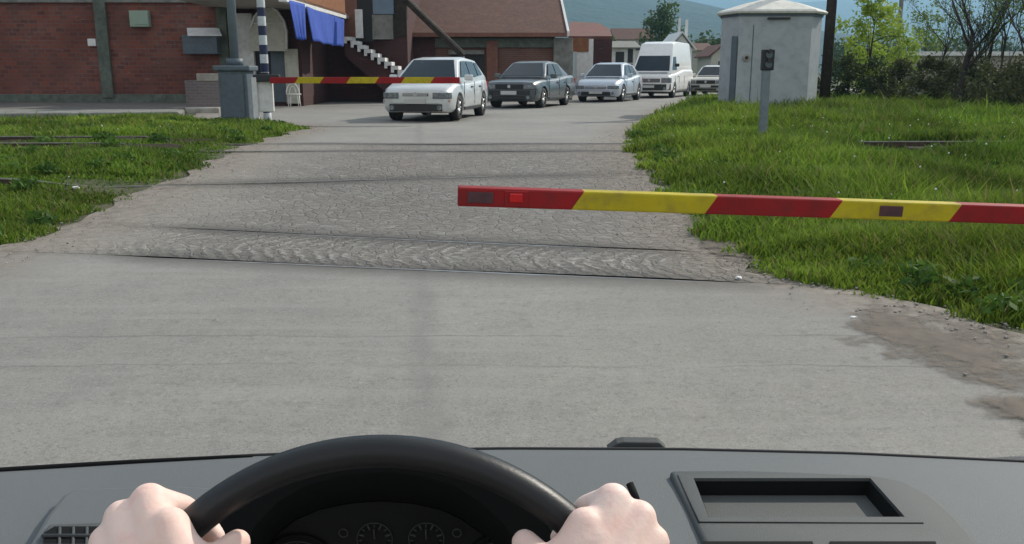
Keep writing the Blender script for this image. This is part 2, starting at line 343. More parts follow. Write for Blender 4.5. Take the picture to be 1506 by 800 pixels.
def npmesh(name, V, Fc, n, material, cols=None, parent=None, smooth=False):
    me = bpy.data.meshes.new(name); me.vertices.add(len(V)); me.vertices.foreach_set('co', V.astype(np.float32).ravel())
    nf = len(Fc); me.loops.add(nf*n); me.polygons.add(nf)
    me.loops.foreach_set('vertex_index', Fc.astype(np.int32).ravel())
    me.polygons.foreach_set('loop_start', np.arange(0, nf*n, n, dtype=np.int32)); me.polygons.foreach_set('loop_total', np.full(nf, n, dtype=np.int32))
    if smooth: me.polygons.foreach_set('use_smooth', np.ones(nf, bool))
    me.update(calc_edges=True)
    if cols is not None:
        a = me.color_attributes.new('Col', 'FLOAT_COLOR', 'POINT'); c4 = np.ones((len(V), 4), np.float32); c4[:, :3] = cols; a.data.foreach_set('color', c4.ravel())
    me.materials.append(material); o = bpy.data.objects.new(name, me); COL.objects.link(o)
    if parent is not None: o.parent = parent
    return o

# ================================================================== SETTING
def interp(x, t): return float(np.interp(x, [p[0] for p in t], [p[1] for p in t]))
LEFT = [(-6, -4.2), (6.5, -4.25), (8.8, -4.2), (11.4, -4.0), (14.3, -4.35), (19.6, -4.35), (20.6, -5.2), (21.6, -7.5), (24, -8.8), (30, -9.3), (36.5, -9.0), (39, -6), (44, -1), (52, 6), (62, 18), (80, 50)]
RIGHT = [(-6, 5.5), (2.5, 3.6), (3.9, 3.2), (4.7, 2.85), (5.3, 2.5), (5.8, 2.15), (6.2, 1.78), (7.6, 1.72), (10.7, 1.68), (13, 1.75), (16.6, 2.2), (20, 2.9), (26.8, 4.4), (36, 7.2), (47, 11), (56, 17), (80, 66)]
def xl(y): return interp(y, LEFT)
def xr(y): return interp(y, RIGHT)
def ground_z(x, y):
    z = road_z(x, y); a, b = xl(y), xr(y)
    e = min(x-a, b-x)
    if e > 0: z -= .035*ss(e/.35)
    else:
        z -= .02
        if -4.3 > x and 19.5 < y: pass
        z += .10*ss(-e/1.5)*(.6+.4*math.sin(x*.9+y*.5))*(1 if y < 60 else 0)
    return z
xs = sorted(set([round(v, 3) for v in np.concatenate([np.arange(-14, 18, .3), [-5000, -2500, -1000, -400, -150, -70, -40, -26, -20, 22, 28, 36, 50, 80, 150, 400, 1000, 2500, 5000]])]))
ys = sorted(set([round(v, 3) for v in np.concatenate([np.arange(-4, 30, .3), np.arange(30, 60, 1.5), [-200, -40, -12, 70, 90, 130, 200, 350, 700, 1500, 3000, 6000, 9000]])]))
V = np.array([(x, y, ground_z(x, y)) for y in ys for x in xs]); nx = len(xs)
Fc = np.array([(j*nx+i, j*nx+i+1, (j+1)*nx+i+1, (j+1)*nx+i) for j in range(len(ys)-1) for i in range(nx-1)])
tag(npmesh('ground', V, Fc, 4, M['ground'], smooth=True), kind='structure')

# rail lines: y on the road surface as a function of x
p, q = at(180, 377), at(1130, 418); SA = (q.y-p.y)/(q.x-p.x); A = lambda x, p=p: p.y+SA*(x-p.x)
p, q = at(190, 332), at(1040, 372); SB = (q.y-p.y)/(q.x-p.x); B = lambda x, p=p: p.y+SB*(x-p.x)
p, q = at(0, 279), at(640, 262); SCc = (q.y-p.y)/(q.x-p.x); Cc = lambda x, p=p: p.y+SCc*(x-p.x)
D1 = lambda x: 13.35+.02*x
D2 = lambda x: 14.75+.02*x
lines = [A, B, Cc, D1, D2]; slopes = [SA, SB, SCc, .02, .02]
def gap(line, x):
    if line is A or line is B: return .05*ss((x+3.3)/.8)*ss((1.6-x)/.4)+.001
    return .085 if line is not Cc else .05*ss((x+4.4)/.6)*ss((-.2-x)/1.2)+.002
def sheet(name, mname, lo, hi, nu, nv, off, s0=1, s1=1):
    V = []; E = []; S = []
    for j in range(nv+1):
        for i in range(nu+1):
            u = i/nu; t = j/nv; x = 0
            for _ in range(25):
                y = lo(x)+(hi(x)-lo(x))*t; a, b = xl(y), xr(y)
                j1 = .09*math.sin(y*3.1)+.05*math.sin(y*7.7+1)
                x = a+j1+(b-.06*math.sin(y*4.3)-.04*math.sin(y*9.1+2)-a-j1)*u
            # crown & light unevenness
            z = road_z(x, y)+off+.006*math.sin(x*1.7+y*.9)+.004*math.sin(y*3.3-x)
            V.append((x, y, z)); E.append(min(x-a, b-x)); S.append(min((y-lo(x)) if s0 else 9, (hi(x)-y) if s1 else 9, 9)+(0 if y > 9 else .2*ss((-2.7-x)/.8)+.2*ss((x-1.6)/.4)))
    V = np.array(V); F_ = np.array([(j*(nu+1)+i, j*(nu+1)+i+1, (j+1)*(nu+1)+i+1, (j+1)*(nu+1)+i) for j in range(nv) for i in range(nu)])
    o = npmesh(name, V, F_, 4, M[mname], smooth=True)
    at_ = o.data.attributes.new('edge', 'FLOAT', 'POINT'); at_.data.foreach_set('value', np.array(E, np.float32))
    a2 = o.data.attributes.new('seam', 'FLOAT', 'POINT'); a2.data.foreach_set('value', np.array(S, np.float32))
    return tag(o, kind='structure')
sheet('road', 'road', lambda x: -5, lambda x: A(x)-gap(A, x)/2, 40, 160, .0, 0, 1)
names = [('level_crossing', A, B, 24), ('level_crossing', B, Cc, 60), ('level_crossing', Cc, D1, 60), ('level_crossing', D1, D2, 24)]
for nm, lo, hi, nv in names:
    sheet(nm, 'chevron' if lo is A else 'cobble', lambda x, lo=lo: lo(x)+gap(lo, x)/2, lambda x, hi=hi: hi(x)-gap(hi, x)/2, 40, nv, .0012)
sheet('road', 'road', lambda x: D2(x)+gap(D2, x)/2, lambda x: 20.0, 30, 40, 0, 1, 0)
sheet('road', 'road', lambda x: 20.0, lambda x: 78.0, 50, 90, 0, 0, 0)

# rails
def rail(line, x0, x1, label, raised=0):
    mb = MB(); n = 60
    for i in range(n):
        xa = x0+(x1-x0)*i/n; xb = x0+(x1-x0)*(i+1)/n
        for (hw, zb, zt, mi) in ((.017, -.02, -.006, 1), (.009, -.11, -.02, 0), (.055, -.125, -.11, 0)):
            vs = []
            for x in (xa, xb):
                y = line(x)-.02; z = road_z(x, y)+.007+(0.0 if line in (A, B) else .13*ss((max(xl(y)-x, x-xr(y))-.5)/1.2))+raised
                for dy, dz in ((-hw, zb), (hw, zb), (hw, zt), (-hw, zt)): vs.append((x, y+dy, z+dz))
            mb.add(vs, [(0, 1, 2, 3), (4, 7, 6, 5), (0, 3, 7, 4), (1, 5, 6, 2), (3, 2, 6, 7), (0, 4, 5, 1)], mi)
    return tag(mb.build('rail', ['rust', 'railtop']), label, 'rail', 'rails crossing the road')
rail(A, -3.2, 3.2, 'nearest steel rail sunk in the crossing closest to the dashboard')
rail(B, -3.4, 4, 'second nearest steel rail set in the crossing paving')
rail(Cc, -12, -.3, 'worn middle rail that shows rusty in the lower left grass', .006)
rail(D1, -16, 14, 'rail on the near side of the far track below the striped mast', .012)
rail(D2, -17, 16, 'farthest rail at the top of the crossing paving', .01)
M['ballast'] = mat('dark_ballast', (.03, .026, .02), 1.0, .5, 14, bstr=.8, bscale=18, dirt=(.10, .07, .045), dirt_amt=.5, spec=.1)
def ballast(line, side, x0, x1):
    V = []; n = 60
    for i in range(n+1):
        x = x0+(x1-x0)*i/n
        for dy in (-.42, -.2, .05, .3): y = line(x)+dy+.05*math.sin(x*5+dy*9); V.append((x, y, ground_z(x, y)+.035+.02*math.sin(x*7+dy*20)))
    F_ = np.array([(i*4+j, i*4+j+1, (i+1)*4+j+1, (i+1)*4+j) for i in range(n) for j in range(3)])
    tag(npmesh('ballast', np.array(V), F_, 4, M['ballast']), kind='structure')
ballast(Cc, -1, -12, -6.6); ballast(D1, -1, -16, -5.0); ballast(D2, -1, -17, -5.0); ballast(D1, 1, 5.0, 14)
# sleepers showing through the grass
slp = []
for line, sgn in ((D1, 1), (D1, -1)):
    for k in range(12):
        x = (-5.9-k*.65) if sgn < 0 else (3.4+k*.65)
        slp.append((x, line(x)+.7))
for i, (x, y) in enumerate(slp):
    mb = MB().box((x, y, road_z(x, y)+.01), (.24, 2.3, .12)); o = mb.build('sleeper', 'wood', bevel=.01, loc=(x, y, road_z(x, y)))
    tag(o, 'dark wooden sleeper under the far track in the %s' % ('left grass' if x < 0 else 'right grass'), 'railway sleeper', 'sleepers in the left grass' if x < 0 else 'sleepers in the right grass')

# damp mud on the right verge
def patch(name, pts, off, lbl=None):
    c = sum((Vector(p) for p in pts), Vector())/len(pts); V = []; E = []; n = len(pts); rings = 8
    for r in range(rings+1):
        for p_ in pts:
            q_ = c+(Vector(p_)-c)*(r/rings); V.append((q_.x, q_.y, road_z(q_.x, q_.y)+off+.006*math.sin(q_.x*1.7+q_.y*.9)+.004*math.sin(q_.y*3.3-q_.x))); E.append(1-r/rings)
    F_ = np.array([(r*n+i, r*n+(i+1) % n, (r+1)*n+(i+1) % n, (r+1)*n+i) for r in range(rings) for i in range(n)])
    o = npmesh(name, np.array(V), F_, 4, M['mud']); a = o.data.attributes.new('edge', 'FLOAT', 'POINT'); a.data.foreach_set('value', np.array(E, np.float32))
    return tag(o, kind='structure')
def subdiv(pl, k=4):
    o = []
    for i in range(len(pl)):
        a, b = pl[i], pl[(i+1) % len(pl)]
        o += [a.lerp(b, t/k) for t in range(k)]
    return o
patch('mud_patch', subdiv([at(*p) for p in ((1160, 462), (1230, 430), (1350, 440), (1440, 465), (1560, 500), (1700, 610), (1600, 650), (1450, 590), (1340, 555), (1240, 522))]), .005)
patch('mud_patch', subdiv([at(*p) for p in ((1400, 570), (1490, 575), (1600, 600), (1620, 680), (1540, 670), (1450, 625))]), .009)
patch('mud_patch', subdiv([at(*p) for p in ((1000, 290), (1050, 310), (1100, 350), (1150, 405), (1085, 412), (1030, 380), (1000, 340))]), .013)  # mud plus the verge's shadow, painted together as one dark patch

# hills
def ridge(name, dist, depth, prof, m, seed, amp):
    r = np.random.default_rng(seed); nxx, nyy = 150, 24; V = []
    ph = r.uniform(0, 6.28, (12,)); 
    for j in range(nyy+1):
        t = j/nyy
        for i in range(nxx+1):
            px = -900+ (3300)*i/nxx; X = (px-753)/FPX*dist
            crest = interp(px, prof); Hh = (107-crest)/FPX*dist*1.0
            prfl = math.sin(min(t*1.0, 1)*math.pi/2) if t < 1 else 1
            n_ = sum(math.sin(X/dist*(14+9*k)+ph[k]+t*(3+k))/(k+1.5) for k in range(8))
            h = Hh*prfl + amp*n_*t*(1.0)
            V.append((X*(1+.25*t*depth/dist), dist*(1-depth/dist)+depth*t, h*(1 if t < 1 else 1)-5))
    F_ = np.array([(j*(nxx+1)+i, j*(nxx+1)+i+1, (j+1)*(nxx+1)+i+1, (j+1)*(nxx+1)+i) for j in range(nyy) for i in range(nxx)])
    tag(npmesh(name, np.array(V), F_, 4, m, smooth=True), kind='structure')
def hillmat(name, a, b_):
    m, nt, b = newmat(name); P = worldpos(nt)
    c = mix(nt, ramp(nt, noise(nt, P, .004, 9, .65), .4, .6), a, b_)
    nt.links.new(c, b.inputs['Base Color']); b.inputs['Roughness'].default_value = 1
    bump(nt, b, noise(nt, P, .01, 8, .7), 1.0, 60); return m
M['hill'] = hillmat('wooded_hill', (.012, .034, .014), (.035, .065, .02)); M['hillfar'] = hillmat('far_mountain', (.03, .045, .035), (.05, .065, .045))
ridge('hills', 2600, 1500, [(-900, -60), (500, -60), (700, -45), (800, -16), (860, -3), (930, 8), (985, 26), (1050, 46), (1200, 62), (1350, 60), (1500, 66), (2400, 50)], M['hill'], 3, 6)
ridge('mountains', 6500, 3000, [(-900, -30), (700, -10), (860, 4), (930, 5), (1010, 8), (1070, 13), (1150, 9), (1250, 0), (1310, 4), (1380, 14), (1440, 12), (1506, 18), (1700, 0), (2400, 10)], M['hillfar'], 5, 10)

# haze
HZ = 7200
hb = MB().box2((-9000, -60, -12), (9000, 9200, 900)).build('haze', 'dark'); hb.data.materials.clear()
hm = bpy.data.materials.new('haze_air'); hm.use_nodes = True; hn = hm.node_tree; hn.nodes.remove(hn.nodes['Principled BSDF'])
pv = hn.nodes.new('ShaderNodeVolumePrincipled'); pv.inputs['Color'].default_value = (.40, .72, 1, 1); pv.inputs['Density'].default_value = .00032; pv.inputs['Anisotropy'].default_value = .2
hn.links.new(pv.outputs[0], hn.nodes['Material Output'].inputs['Volume']); hb.data.materials.append(hm); tag(hb, 'pale blue haze lying over the distant hills', 'haze', kind='stuff')

# ================================================================== GRASS
def grass(name, pts, hmin, hmax, label, dens_seed, w0=.004):
    r = np.random.default_rng(dens_seed); n = len(pts); P = pts
    d = P[:, 1]
    tall = P[:, 3]
    h = (hmin+(hmax-hmin)*r.random(n)**1.3)*tall
    wd = (w0+.0006*d)*(.7+.6*r.random(n))
    ang = r.random(n)*2*np.pi; la = r.random(n)*2*np.pi; ln = h*(.15+.65*r.random(n))
    dx, dy = np.cos(ang)*wd, np.sin(ang)*wd; lx, ly = np.cos(la)*ln, np.sin(la)*ln
    b = P[:, :3]; V = np.empty((n, 5, 3))
    V[:, 0] = b+np.stack([-dx, -dy, 0*h], 1); V[:, 1] = b+np.stack([dx, dy, 0*h], 1)
    mid = b+np.stack([lx*.3, ly*.3, h*.62], 1)
    V[:, 2] = mid+np.stack([dx*.8, dy*.8, 0*h], 1); V[:, 3] = mid-np.stack([dx*.8, dy*.8, 0*h], 1)
    V[:, 4] = b+np.stack([lx, ly, h], 1)
    me = bpy.data.meshes.new(name); me.vertices.add(n*5); me.vertices.foreach_set('co', V.astype(np.float32).ravel())
    idx = np.arange(n)[:, None]*5; L = np.concatenate([idx+np.array([0, 1, 2, 3]), idx+np.array([3, 2, 4])], 1)
    me.loops.add(n*7); me.polygons.add(n*2); me.loops.foreach_set('vertex_index', L.astype(np.int32).ravel())
    ls = (np.arange(n)[:, None]*7+np.array([0, 4])).ravel(); me.polygons.foreach_set('loop_start', ls.astype(np.int32)); me.polygons.foreach_set('loop_total', np.tile([4, 3], n).astype(np.int32))
    me.update(calc_edges=True)
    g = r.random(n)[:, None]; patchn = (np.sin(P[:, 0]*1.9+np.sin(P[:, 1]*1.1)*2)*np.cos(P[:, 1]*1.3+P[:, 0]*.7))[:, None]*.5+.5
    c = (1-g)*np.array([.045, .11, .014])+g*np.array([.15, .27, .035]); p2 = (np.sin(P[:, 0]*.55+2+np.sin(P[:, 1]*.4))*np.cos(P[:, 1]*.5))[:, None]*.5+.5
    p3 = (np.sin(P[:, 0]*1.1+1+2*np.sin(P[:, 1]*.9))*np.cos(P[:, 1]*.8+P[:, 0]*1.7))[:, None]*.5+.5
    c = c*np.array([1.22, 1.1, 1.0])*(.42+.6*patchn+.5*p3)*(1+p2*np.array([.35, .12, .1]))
    dry = (r.random(n) < .07)[:, None]; c = np.where(dry, np.array([.22, .19, .08]), c)
    c = np.repeat(c[:, None, :], 5, 1); c4 = np.ones((n, 5, 4), np.float32); c4[..., :3] = c
    a = me.color_attributes.new('Col', 'FLOAT_COLOR', 'POINT'); a.data.foreach_set('color', c4.ravel())
    me.materials.append(M['leaf']); o = bpy.data.objects.new(name, me); COL.objects.link(o)
    return tag(o, label, 'grass', kind='stuff')
XL = np.array(LEFT); XR = np.array(RIGHT)
def gz(x, y):
    yy = np.clip((y-7.6)/4.9, 0, 1); z = .25*yy*yy*(3-2*yy)
    e = np.minimum(x-np.interp(y, XL[:, 0], XL[:, 1]), np.interp(y, XR[:, 0], XR[:, 1])-x)
    t = np.clip(-e/1.5, 0, 1); return z-.02+.10*t*t*(3-2*t)*(.6+.4*np.sin(x*.9+y*.5))
def scatter(n, y0, y1, side, seed, near_pow=1.0):
    r = np.random.default_rng(seed); u = r.random(n)
    y = y0*(y1/y0)**(u**near_pow)      # log spacing: denser near the viewer
    if side > 0: a = np.interp(y, XR[:, 0], XR[:, 1])-.12; b = y*.62+1.6
    else: a = -(y*.64+1.6); b = np.interp(y, XL[:, 0], XL[:, 1])+.12
    x = a+(b-a)*r.random(n); k = b > a; x, y = x[k], y[k]
    e = np.where(side > 0, x-np.interp(y, XR[:, 0], XR[:, 1]), np.interp(y, XL[:, 0], XL[:, 1])-x)
    e = e+.25*np.sin(y*5.1)*np.sin(y*1.7+1)+.1*np.sin(y*13)
    k = r.random(len(x)) < np.clip((e+.10)/.75, 0, 1)**.8; x, y, e = x[k], y[k], e[k]
    tall = np.clip(.35+e*.75, .3, 1)
    tall = tall*(.5+.75*(np.sin(x*2.3+1.3*np.sin(y*1.9))*np.cos(y*2.1)*.5+.5))*(1+.5*(r.random(len(x)) < .015))
    return x, y, e, tall
def near_line(x, y, line, s, w_): return np.abs(y-(line(0)+s*x)) < w_
# right bank
x, y, e, tall = scatter(380000, 4.3, 34, 1, 11)
rl = (y > D1(0)-.55) & (y < D1(0)+.45) & (x > 5.3)
keep = ~(rl & (rng.random(len(x)) < .9)); tall = np.where((y > 12.1) & (y < 13.9) & (x > 5.0), tall*.4, tall)
x, y, tall = x[keep], y[keep], tall[keep]
tall = tall*np.where(y > 16.5, 1.45, 1.0)
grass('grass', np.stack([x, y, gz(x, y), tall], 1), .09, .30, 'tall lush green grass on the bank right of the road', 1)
# left verge
x, y, e, tall = scatter(200000, 6.6, 23, -1, 12)
k = np.ones(len(x), bool)
for line, s in ((Cc, SCc), (D1, .02), (D2, .02)):
    dy_ = y-(line(0)+s*x); nl = (dy_ > -.48) & (dy_ < .32); k &= ~(nl & (rng.random(len(x)) < .66+.25*np.sin(x*3.1+y))); tall = np.where((dy_ > -1.1) & (dy_ < .5), tall*.45, tall)
k &= ~((y > 20.6) & (x < -9.5)); k &= ~((y > 21.4) & (x > -8.5)) ; k &= (y < 21.8+rng.random(len(x))*.8)
x, y, tall = x[k], y[k], tall[k]
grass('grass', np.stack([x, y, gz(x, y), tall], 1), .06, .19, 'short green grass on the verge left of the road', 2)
# broad-leaved weeds: leaf clumps
def leaves(centers, rad, per, size, col0, col1, seed, flat=1.0, shell=0.0):
    r = np.random.default_rng(seed); n = len(centers)*per
    c = np.repeat(np.array(centers, float), per, 0); rr = np.repeat(np.array(rad, float), per)
    d = r.normal(size=(n, 3)); d /= np.linalg.norm(d, axis=1)[:, None]
    q = (shell+(1-shell)*r.random(n))**(1/2.2); P = c+d*(rr*q)[:, None]*np.array([1, 1, flat])
    a = r.normal(size=(n, 3)); a /= np.linalg.norm(a, axis=1)[:, None]; bb = np.cross(a, r.normal(size=(n, 3))); bb /= np.linalg.norm(bb, axis=1)[:, None]
    s = (size*(.6+.8*r.random(n)))[:, None]
    V = np.stack([P-a*s, P+bb*s*.5, P+a*s, P-bb*s*.5], 1).reshape(-1, 3)
    g = np.repeat(r.random(len(centers)), per)*.55+r.random(n)*.45
    col = (1-g)[:, None]*np.array(col0)+g[:, None]*np.array(col1)
    return V, np.arange(n*4).reshape(-1, 4), np.repeat(col, 4, 0)
def weeds(seed, spots, label):
    V, F_, c = leaves([(x, y, gz(np.array(x), np.array(y))+.07) for x, y in spots], [.16]*len(spots), 110, .035, (.035, .085, .015), (.10, .19, .03), seed, .6)
    tag(npmesh('weeds', V, F_, 4, M['leaf'], c), label, 'weeds', kind='stuff')
r = np.random.default_rng(5); sp = []
while len(sp) < 130:
    y = 5+r.random()*16; x = xr(y)+.1+r.random()*min(5, y*.4)
    if abs(y-13.35) > .7 or x < 5: sp.append((x, y))
weeds(21, sp, 'broad leaved weeds among the grass on the right bank')
sp = [(xl(y)-.15-r.random()*5, y) for y in 7+r.random(90)*13.5 if min(abs(y-13.35), abs(y-14.75), abs(y-10.1)) > .35]
weeds(22, sp, 'broad leaved weeds along the left verge')
# dandelion clocks and small pale flowers
def flowers(n, seed, label, side):
    r = np.random.default_rng(seed); mb = MB()
    for _ in range(n):
        y = 5+r.random()*12; x = (xr(y)+.25+r.random()*min(6, y*.45)) if side > 0 else (xl(y)-.2-r.random()*4.5)
        z = float(gz(np.array(x), np.array(y))); h = .18+.22*r.random() if side > 0 else .1+.12*r.random()
        mb.tube([(x, y, z), (x+.02, y, z+h)], .002, 4, 1); mb.sphere((x+.02, y, z+h+.012), .006+.007*r.random(), 0, 6, 4)
    o = mb.build('wildflowers', ['white', 'leafstem']); tag(o, label, 'wildflowers', kind='stuff')
M['leafstem'] = mat('flower_stem', (.08, .14, .03), .8)
flowers(60, 31, 'small white seed heads dotted over the right bank', 1); flowers(25, 32, 'small white seed heads dotted over the left verge', -1)
# gravel crumbs along the verges
mb = MB(); r = np.random.default_rng(9)
for i in range(1500):
    y = 3.4*(20/3.4)**r.random(); sd = r.random() < .55; e = abs(r.normal())*.35
    x = xr(y)-e+.1 if sd else xl(y)+e-.1
    s = .004+.009*r.random()**2; mb.sphere((x, y, road_z(x, y)+.012), s, 0, 5, 3, (1, .8+.5*r.random(), .6))
M['stone'] = mat('gravel_stone', (.3, .28, .25), .9, .4, 30)
tag(mb.build('gravel', 'stone'), 'loose gravel crumbs scattered along both road edges', 'gravel', kind='stuff')

# ================================================================== BUILDINGS
def quadpx(pts, Y): return [atY(px, py, Y) for px, py in pts]
GZ = .25
# --- left brick building
BY = 31.5
X0 = -30; X1 = atY(336, 100, BY).x; hx = atY(440, 100, BY).x
bld = empty('brick_building', (X1, BY, GZ), label='dark red brick building with blue awnings left of the road', cat='building')
def P(o): return o
def part(mb, name, m, parent, **k):   # meshes are written in world coordinates; children are made relative to the thing's base
    o = mb.build(name, m, None, **k); par = parent; base = Vector((0, 0, 0)); q_ = par
    while q_ is not None: base += q_.location; q_ = q_.parent
    for v in o.data.vertices: v.co -= base
    o.parent = par; return o
part(MB().box2((X0, BY, GZ-.3), (X1, BY+9, 8)), 'wall', 'brick', bld)
# darker plinth, pillar and ring beam
part(MB().box2((X0, BY-.05, GZ-.3), (X1+.03, BY-.003, GZ+.42)), 'plinth', 'greenconc', bld, bevel=.01)
px0 = atY(146, 80, BY).x; px1 = atY(163, 80, BY).x
part(MB().box2((px0, BY-.12, GZ+.3), (px1, BY-.003, 8)), 'pillar', 'greenconc', bld, bevel=.015)
zb = atY(100, 4, BY).z
part(MB().box2((X0, BY-.10, zb), (X1+.03, BY-.004, zb+.35)), 'concrete_beam', 'concrete', bld, bevel=.01)
part(MB().box2((X1-.28, BY-.06, GZ), (X1+.05, BY-.006, zb)), 'corner_pillar', 'greenconc', bld, bevel=.01)
# second part of facade: recessed shop front in dark brick, then the deep wall
RY = 36.5
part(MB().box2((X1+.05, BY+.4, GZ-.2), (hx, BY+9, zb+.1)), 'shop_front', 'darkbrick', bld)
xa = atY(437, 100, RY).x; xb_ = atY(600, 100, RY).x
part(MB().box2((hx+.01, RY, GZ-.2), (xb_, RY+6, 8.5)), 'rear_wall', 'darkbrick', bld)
part(MB().box2((hx+.01, RY-.05, GZ-.2), (xb_, RY-.004, GZ+.12)), 'rear_plinth', 'dark', bld)
# white pilasters, openings and cream arch of the shop
def bx(pa, pb, Y, d=.1): a_ = atY(pa[0], pb[1], Y); b_ = atY(pb[0], pa[1], Y); return (a_.x, Y-d, a_.z), (b_.x, Y, b_.z)
def pxbox(p0, p1, Y, d=.1, mi=0, mb=None):
    a_, b_ = bx(p0, p1, Y, d); return (mb or MB()).box2(a_, b_, mi)
part(pxbox((353, 20), (372, 150), BY+.38, .2), 'pilaster', 'white', bld, bevel=.01)
part(pxbox((424, 72), (438, 152), BY+.37, .2), 'pilaster', 'cream', bld, bevel=.01)
part(pxbox((373, 70), (398, 150), BY+.39, .05), 'door', 'dark', bld, bevel=.005)
part(pxbox((402, 70), (422, 150), BY+.39, .05), 'door', 'steelgrey', bld, bevel=.005)
arch = [(368, 75), (421, 75), (421, 45), (417, 30), (408, 16), (395, 8), (384, 12), (374, 24), (368, 42)]
part(MB().prism(quadpx(arch, BY-.3), (0, .25, 0)), 'arched_panel', 'cream', bld, bevel=.01)
tr = MB(); pp = quadpx([(421, 72), (421, 45), (417, 30), (408, 16), (395, 8), (384, 12), (374, 24), (368, 42)], BY-.33); tr.tube(pp, .035, 6)
tr.tube(quadpx([(369, 34), (419, 34)], BY-.33), .02, 6); part(tr, 'arch_trim', 'white', bld)
# balcony with orange boards and white edge, blue cloths hanging from it
ya, yb = 28.2, 34.5
e0 = atY(420, -2, ya); e1 = atY(508, 24, yb)
zt = 5.6
part(MB().prism([e0, e1, Vector((e1.x, e1.y, zt)), Vector((e0.x, e0.y, zt))], (-.12, .02, 0)), 'balcony_parapet', 'orange', bld)
part(MB().prism([e0+Vector((0.03, 0, -.09)), e1+Vector((0.03, 0, -.09)), e1+Vector((.03, 0, .03)), e0+Vector((.03, 0, .03))], (-.25, 0, 0)), 'balcony_edge', 'white', bld, bevel=.01)
sb = MB().add([e0, e1, (e1.x-.2, RY, e1.z), (hx-.2, RY, e1.z), (hx-3, BY+.3, e0.z), (hx-3, ya+.5, e0.z), e0+Vector((0, 0, .12)), e1+Vector((0, 0, .12)), (e1.x-.2, RY, e1.z+.12), (hx-.2, RY, e1.z+.12), (hx-3, BY+.3, e0.z+.12), (hx-3, ya+.5, e0.z+.12)],
    [(0, 1, 2, 3, 4, 5), (11, 10, 9, 8, 7, 6), (0, 6, 7, 1), (1, 7, 8, 2), (2, 8, 9, 3), (3, 9, 10, 4), (4, 10, 11, 5), (5, 11, 6, 0)])
part(sb, 'balcony_floor', 'paleconcrete', bld)
def cloth(p_tl, p_tr, p_br, p_bl, seed):
    mb = MB(); nu, nv = 26, 12; vs = []
    nrm = (p_tr-p_tl).cross(p_bl-p_tl).normalized()
    for j in range(nv+1):
        for i in range(nu+1):
            u, v = i/nu, j/nv; q_ = p_tl.lerp(p_tr, u).lerp(p_bl.lerp(p_br, u), v)
            vs.append(q_+nrm*(.05*math.sin(u*19+seed)*v+.02*math.sin(u*43)*v)+Vector((0, 0, -.04*math.sin(u*math.pi)*v)))
    mb.add(vs, [(j*(nu+1)+i, j*(nu+1)+i+1, (j+1)*(nu+1)+i+1, (j+1)*(nu+1)+i) for j in range(nv) for i in range(nu)], 0, True); return mb
for (tl, tr_, br, bl, Yt, Yb_, s_, lb) in (((424, 0), (448, 6), (449, 58), (437, 56), 28.4, 29.6, 0, 'narrow blue cloth awning nearer the striped mast'), ((450, 9), (506, 26), (506, 68), (462, 60), 30, 34.4, 2, 'wide blue cloth awning under the white balcony edge')):
    o = cloth(atY(*tl, Yt), atY(*tr_, Yb_), atY(*br, Yb_-.3), atY(*bl, Yt-.1), s_).build('awning', 'awning')
    so_ = o.modifiers.new('thick', 'SOLIDIFY'); so_.thickness = .012
    tag(o, lb, 'awning', 'blue awnings on the balcony')
# staircase with white treads
st = empty('staircase', (0, 0, 0), label='outside staircase with white stepped edge descending behind the silver hatchback', cat='staircase')
p0 = atY(511, 54, RY-.5); p1 = atY(598, 108, RY-.5); ns = 9; sx = (p1.x-p0.x)/ns; sz = (p1.z-p0.z)/ns
mb = MB(); md = MB()
for i in range(ns):
    a_ = (p0.x+sx*i, RY-1.3, p0.z+sz*i)
    mb.box2((a_[0], RY-1.3, a_[2]-.17), (a_[0]+sx+.03, RY-.3, a_[2]-.03)); 
    mb.box2((a_[0]-.0, RY-1.32, a_[2]-.2+sz*.5), (a_[0]+sx*.45, RY-1.27, a_[2]-.03))
mb.build('tread', 'white', st)
MB().prism([(p0.x, RY-1.2, p0.z-.22), (p1.x, RY-1.2, p1.z-.22), (p1.x, RY-1.2, GZ), (p1.x-.3, RY-1.2, GZ), (p0.x, RY-1.2, p0.z-.75)], (0, .85, 0)).build('stair_side', 'darkbrick', st)
# porch posts, dark doorway, pale pane beyond the stairs
part(pxbox((526, -40), (548, 62), RY+.0, .25), 'upper_doorway', 'dark', bld)
part(pxbox((508, -40), (525, 56), RY-.02, .3), 'wooden_post', 'pinkwood', bld, bevel=.01)
part(pxbox((524, 14), (533, 56), RY-1.0, .12), 'baluster', 'white', bld, bevel=.01)
part(pxbox((549, -40), (578, 21), RY-.1, .15), 'glass_pane', 'glassblue', bld, bevel=.005)
part(pxbox((549, 22), (578, 58), RY-.1, .18), 'pane_panel', 'concrete', bld, bevel=.01)
part(MB().prism(quadpx([(578, -40), (598, -40), (598, 52), (560, 60)], RY-.05), (0, .4, 0)), 'end_wall', 'wood', bld)
# vent box, awning box, lamp on the brick wall (they are fixed to the wall)

M['greenbox'] = mat('pale_green_metal', (.26, .34, .27), .6, .08)
f_ = part(pxbox((195, 16), (221, 40), BY-.003, .22), 'vent_box', 'greenbox', bld, bevel=.02)
part(pxbox((199, 20), (217, 36), BY-.226, .02), 'vent_cover', 'greenbox', f_, bevel=.006)
part(pxbox((277, 52), (325, 80), BY-.003, .5), 'shop_box', 'steelgrey', bld, bevel=.02)
part(MB().prism([atY(275, 43, BY-.005), atY(322, 43, BY-.005), atY(326, 53, BY-.62), atY(276, 53, BY-.62)], (0, 0, .05)), 'box_canopy', 'white', bld, bevel=.005)
part(pxbox((131, 57), (142, 68), BY-.003, .1), 'wall_lamp', 'white', bld, bevel=.02)
